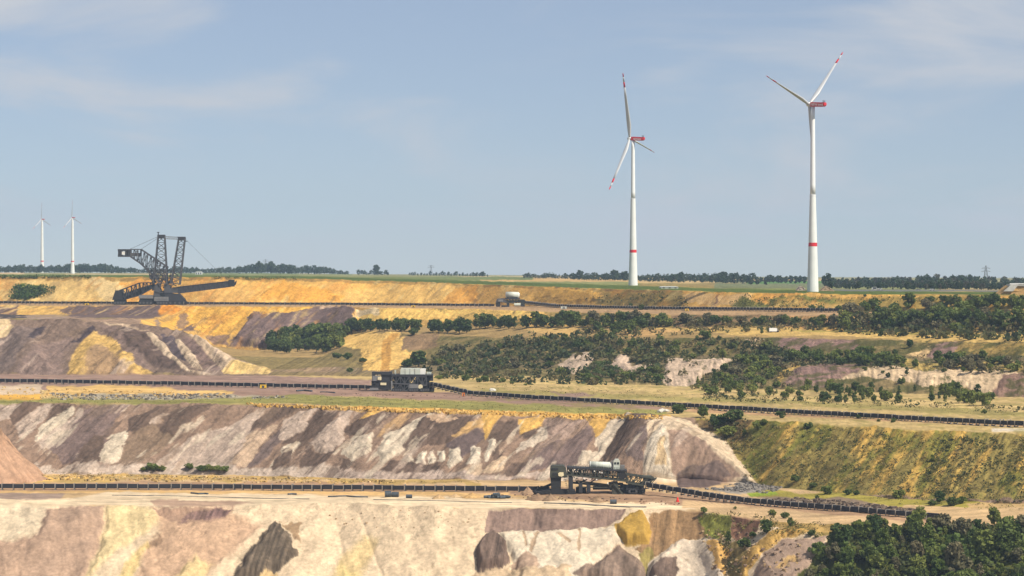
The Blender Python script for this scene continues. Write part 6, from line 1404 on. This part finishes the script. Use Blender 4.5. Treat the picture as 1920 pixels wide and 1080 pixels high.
brush('rim_grass', [
    ([(-100, 518), (170, 518.5), (170, 522.5), (-100, 522)], 220, (2.5, 5), [(84, 100, 50), (98, 110, 58)], 8, 1.6),
    ([(400, 520), (560, 521), (570, 525), (400, 524)], 110, (2, 4), [(96, 108, 54), (120, 116, 66)], 8, 1.6),
    ([(16, 562), (28, 537), (85, 536), (84, 552), (58, 562)], 110, (4, 8), [(74, 98, 44), (90, 108, 52)], 12, 1.4),
    ([(90, 540), (104, 540), (100, 550), (70, 560)], 20, (3, 6), [(90, 104, 52)], 10, 1.3),
    ([(1090, 560), (1240, 548), (1290, 560), (1290, 576), (1130, 574)], 160, (2, 5), [g2, g5, g1], 9, 1.4),
    ([(1370, 570), (1400, 553), (1450, 560), (1560, 575), (1380, 578)], 150, (2, 5), [g2, (120, 122, 60)], 9, 1.4),
    ([(1440, 555), (1700, 556), (1900, 566), (1700, 570), (1450, 562)], 160, (2, 4), [g2, g1], 8, 1.6)], 'green and dry weeds along the far rim and cut', 47)
brush('bench_weeds', [
    ([(430, 745), (640, 744), (900, 755), (1240, 772), (1240, 778), (900, 770), (640, 760), (440, 754)], 520, (1.2, 3.0), [(128, 128, 72), (146, 138, 84), (108, 114, 62)], 6, 1.6),
    ([(-60, 752), (400, 750), (400, 757), (-60, 758)], 240, (1.2, 2.6), [(116, 122, 62), (140, 134, 80)], 6, 1.6),
    ([(860, 718), (1200, 732), (1560, 752), (1900, 772), (1900, 780), (1500, 762), (900, 732)], 420, (1.2, 3.4), [(150, 138, 86), (128, 122, 72), (170, 150, 100)], 6, 1.7),
    ([(0, 882), (640, 900), (900, 903), (900, 907), (640, 905), (0, 894)], 260, (1.4, 3.4), [(140, 126, 70), (156, 136, 84), (118, 116, 62)], 6, 1.6),
    ([(0, 744), (140, 746), (420, 742), (430, 747), (100, 751)], 120, (1.5, 3), [(120, 112, 84), (150, 140, 110)], 6, 1.6)], 'thin weeds on the benches beside the conveyors', 49)

# ---- loose rubble and clods
def rubble(name, specs, label, seed):
    rg = np.random.default_rng(seed); rd = random.Random(seed); VV = []; FF = []; CC = []; n0 = 0
    cube = np.array([(-1, -1, -1), (1, -1, -1), (1, 1, -1), (-1, 1, -1), (-1, -1, 1), (1, -1, 1), (1, 1, 1), (-1, 1, 1)], float)
    fc = np.array([(0, 3, 2, 1), (4, 5, 6, 7), (0, 1, 5, 4), (1, 2, 6, 5), (2, 3, 7, 6), (3, 0, 4, 7)])
    for poly, n, (r0, r1), cols in specs:
        for i in range(n):
            x, y = inpoly(poly, rd); g = ground(x, y); r = rd.uniform(r0, r1) * rd.uniform(.5, 1)
            V = cube * rg.uniform(.45, 1, (8, 3)) * (r * 1.2, r, r * .75); a = rd.uniform(0, 6.28); ca, sa = math.cos(a), math.sin(a)
            V = V @ np.array([(ca, sa, 0), (-sa, ca, 0), (0, 0, 1)]) + np.array(g) + (0, 0, r * .3)
            VV.append(V); FF.append(fc + n0); n0 += 8; c = np.array(alb(cols[rd.randrange(len(cols))])) * rd.uniform(.8, 1.15); CC.append(np.tile(c, (8, 1)))
    V = np.concatenate(VV); Q = np.concatenate(FF); me = bpy.data.meshes.new(name); me.from_pydata(V.tolist(), [], Q.tolist()); me.update()
    a = me.attributes.new('soil', 'FLOAT_COLOR', 'POINT'); a.data.foreach_set('color', np.concatenate([np.concatenate(CC), np.ones((len(V), 1))], 1).astype(np.float32).ravel())
    me.materials.append(MATS['soil']); o = link(bpy.data.objects.new(name, me)); return tag(o, label, 'rubble', None, 'stuff')
gr = [(176, 168, 154), (150, 142, 132), (198, 188, 170), (128, 120, 114)]
rubble('rubble', [
    ([(90, 738), (200, 741), (430, 738), (450, 746), (300, 750), (120, 751)], 420, (.5, 1.3), gr),
    ([(470, 744), (540, 742), (540, 746), (470, 748)], 50, (.4, 1.0), gr),
    ([(0, 726), (90, 728), (440, 738), (430, 746), (0, 748)], 240, (.4, 1.2), [(222, 186, 118), (206, 172, 116), (232, 204, 150)]),
    ([(460, 757), (700, 763), (1000, 774), (1240, 780), (1240, 787), (1000, 781), (700, 771), (470, 762)], 620, (.5, 1.3), [(230, 186, 108), (222, 176, 96), (236, 200, 130)]),
    ([(1320, 918), (1400, 904), (1470, 915), (1440, 926)], 260, (.4, 1.1), [(150, 144, 138), (170, 162, 152), (128, 122, 118)]),
    ([(1420, 936), (1520, 935), (1720, 955), (1720, 962), (1600, 950)], 320, (.5, 1.4), [(132, 114, 100), (156, 138, 118), (112, 98, 90)]),
    ([(0, 888), (640, 898), (760, 903), (700, 908), (0, 900)], 420, (.4, 1.3), [(222, 186, 118), (196, 164, 112), (174, 150, 104), (230, 200, 150)]),
    ([(640, 735), (1000, 746), (1000, 750), (640, 741)], 80, (.3, .8), [(170, 142, 126), (140, 118, 108)]),
    ([(600, 955), (900, 958), (900, 1000), (640, 990)], 40, (.2, .7), [(190, 158, 120), (176, 148, 116), (216, 186, 150)]),
    ([(930, 924), (1250, 938), (1300, 948), (950, 936)], 120, (.25, .7), [(150, 124, 102), (120, 100, 88)]),
    ([(1310, 990), (1500, 1010), (1500, 1080), (1340, 1080)], 120, (.4, 1.1), [(190, 160, 120), (150, 128, 110), (208, 180, 140)])], 'loose stones and clods strewn along benches and slopes', 51)

# ------------------------------------------------------------------ summer haze
mb = MB(); mb.box(-8000, 8000, -300, 16500, -200, 330)
hm = bpy.data.materials.new('haze'); hm.use_nodes = True; t = hm.node_tree; t.nodes.clear()
out = N(t, 'ShaderNodeOutputMaterial'); pv = N(t, 'ShaderNodeVolumePrincipled')
pv.inputs['Color'].default_value = (0.60, 0.79, 1.0, 1); pv.inputs['Density'].default_value = 3.8e-5; pv.inputs['Anisotropy'].default_value = 0.0
t.links.new(pv.outputs[0], out.inputs['Volume']); MATS['haze'] = hm
tag(mb.build('haze', 'haze'), 'thin blue summer haze over the mine', None, None, 'stuff')
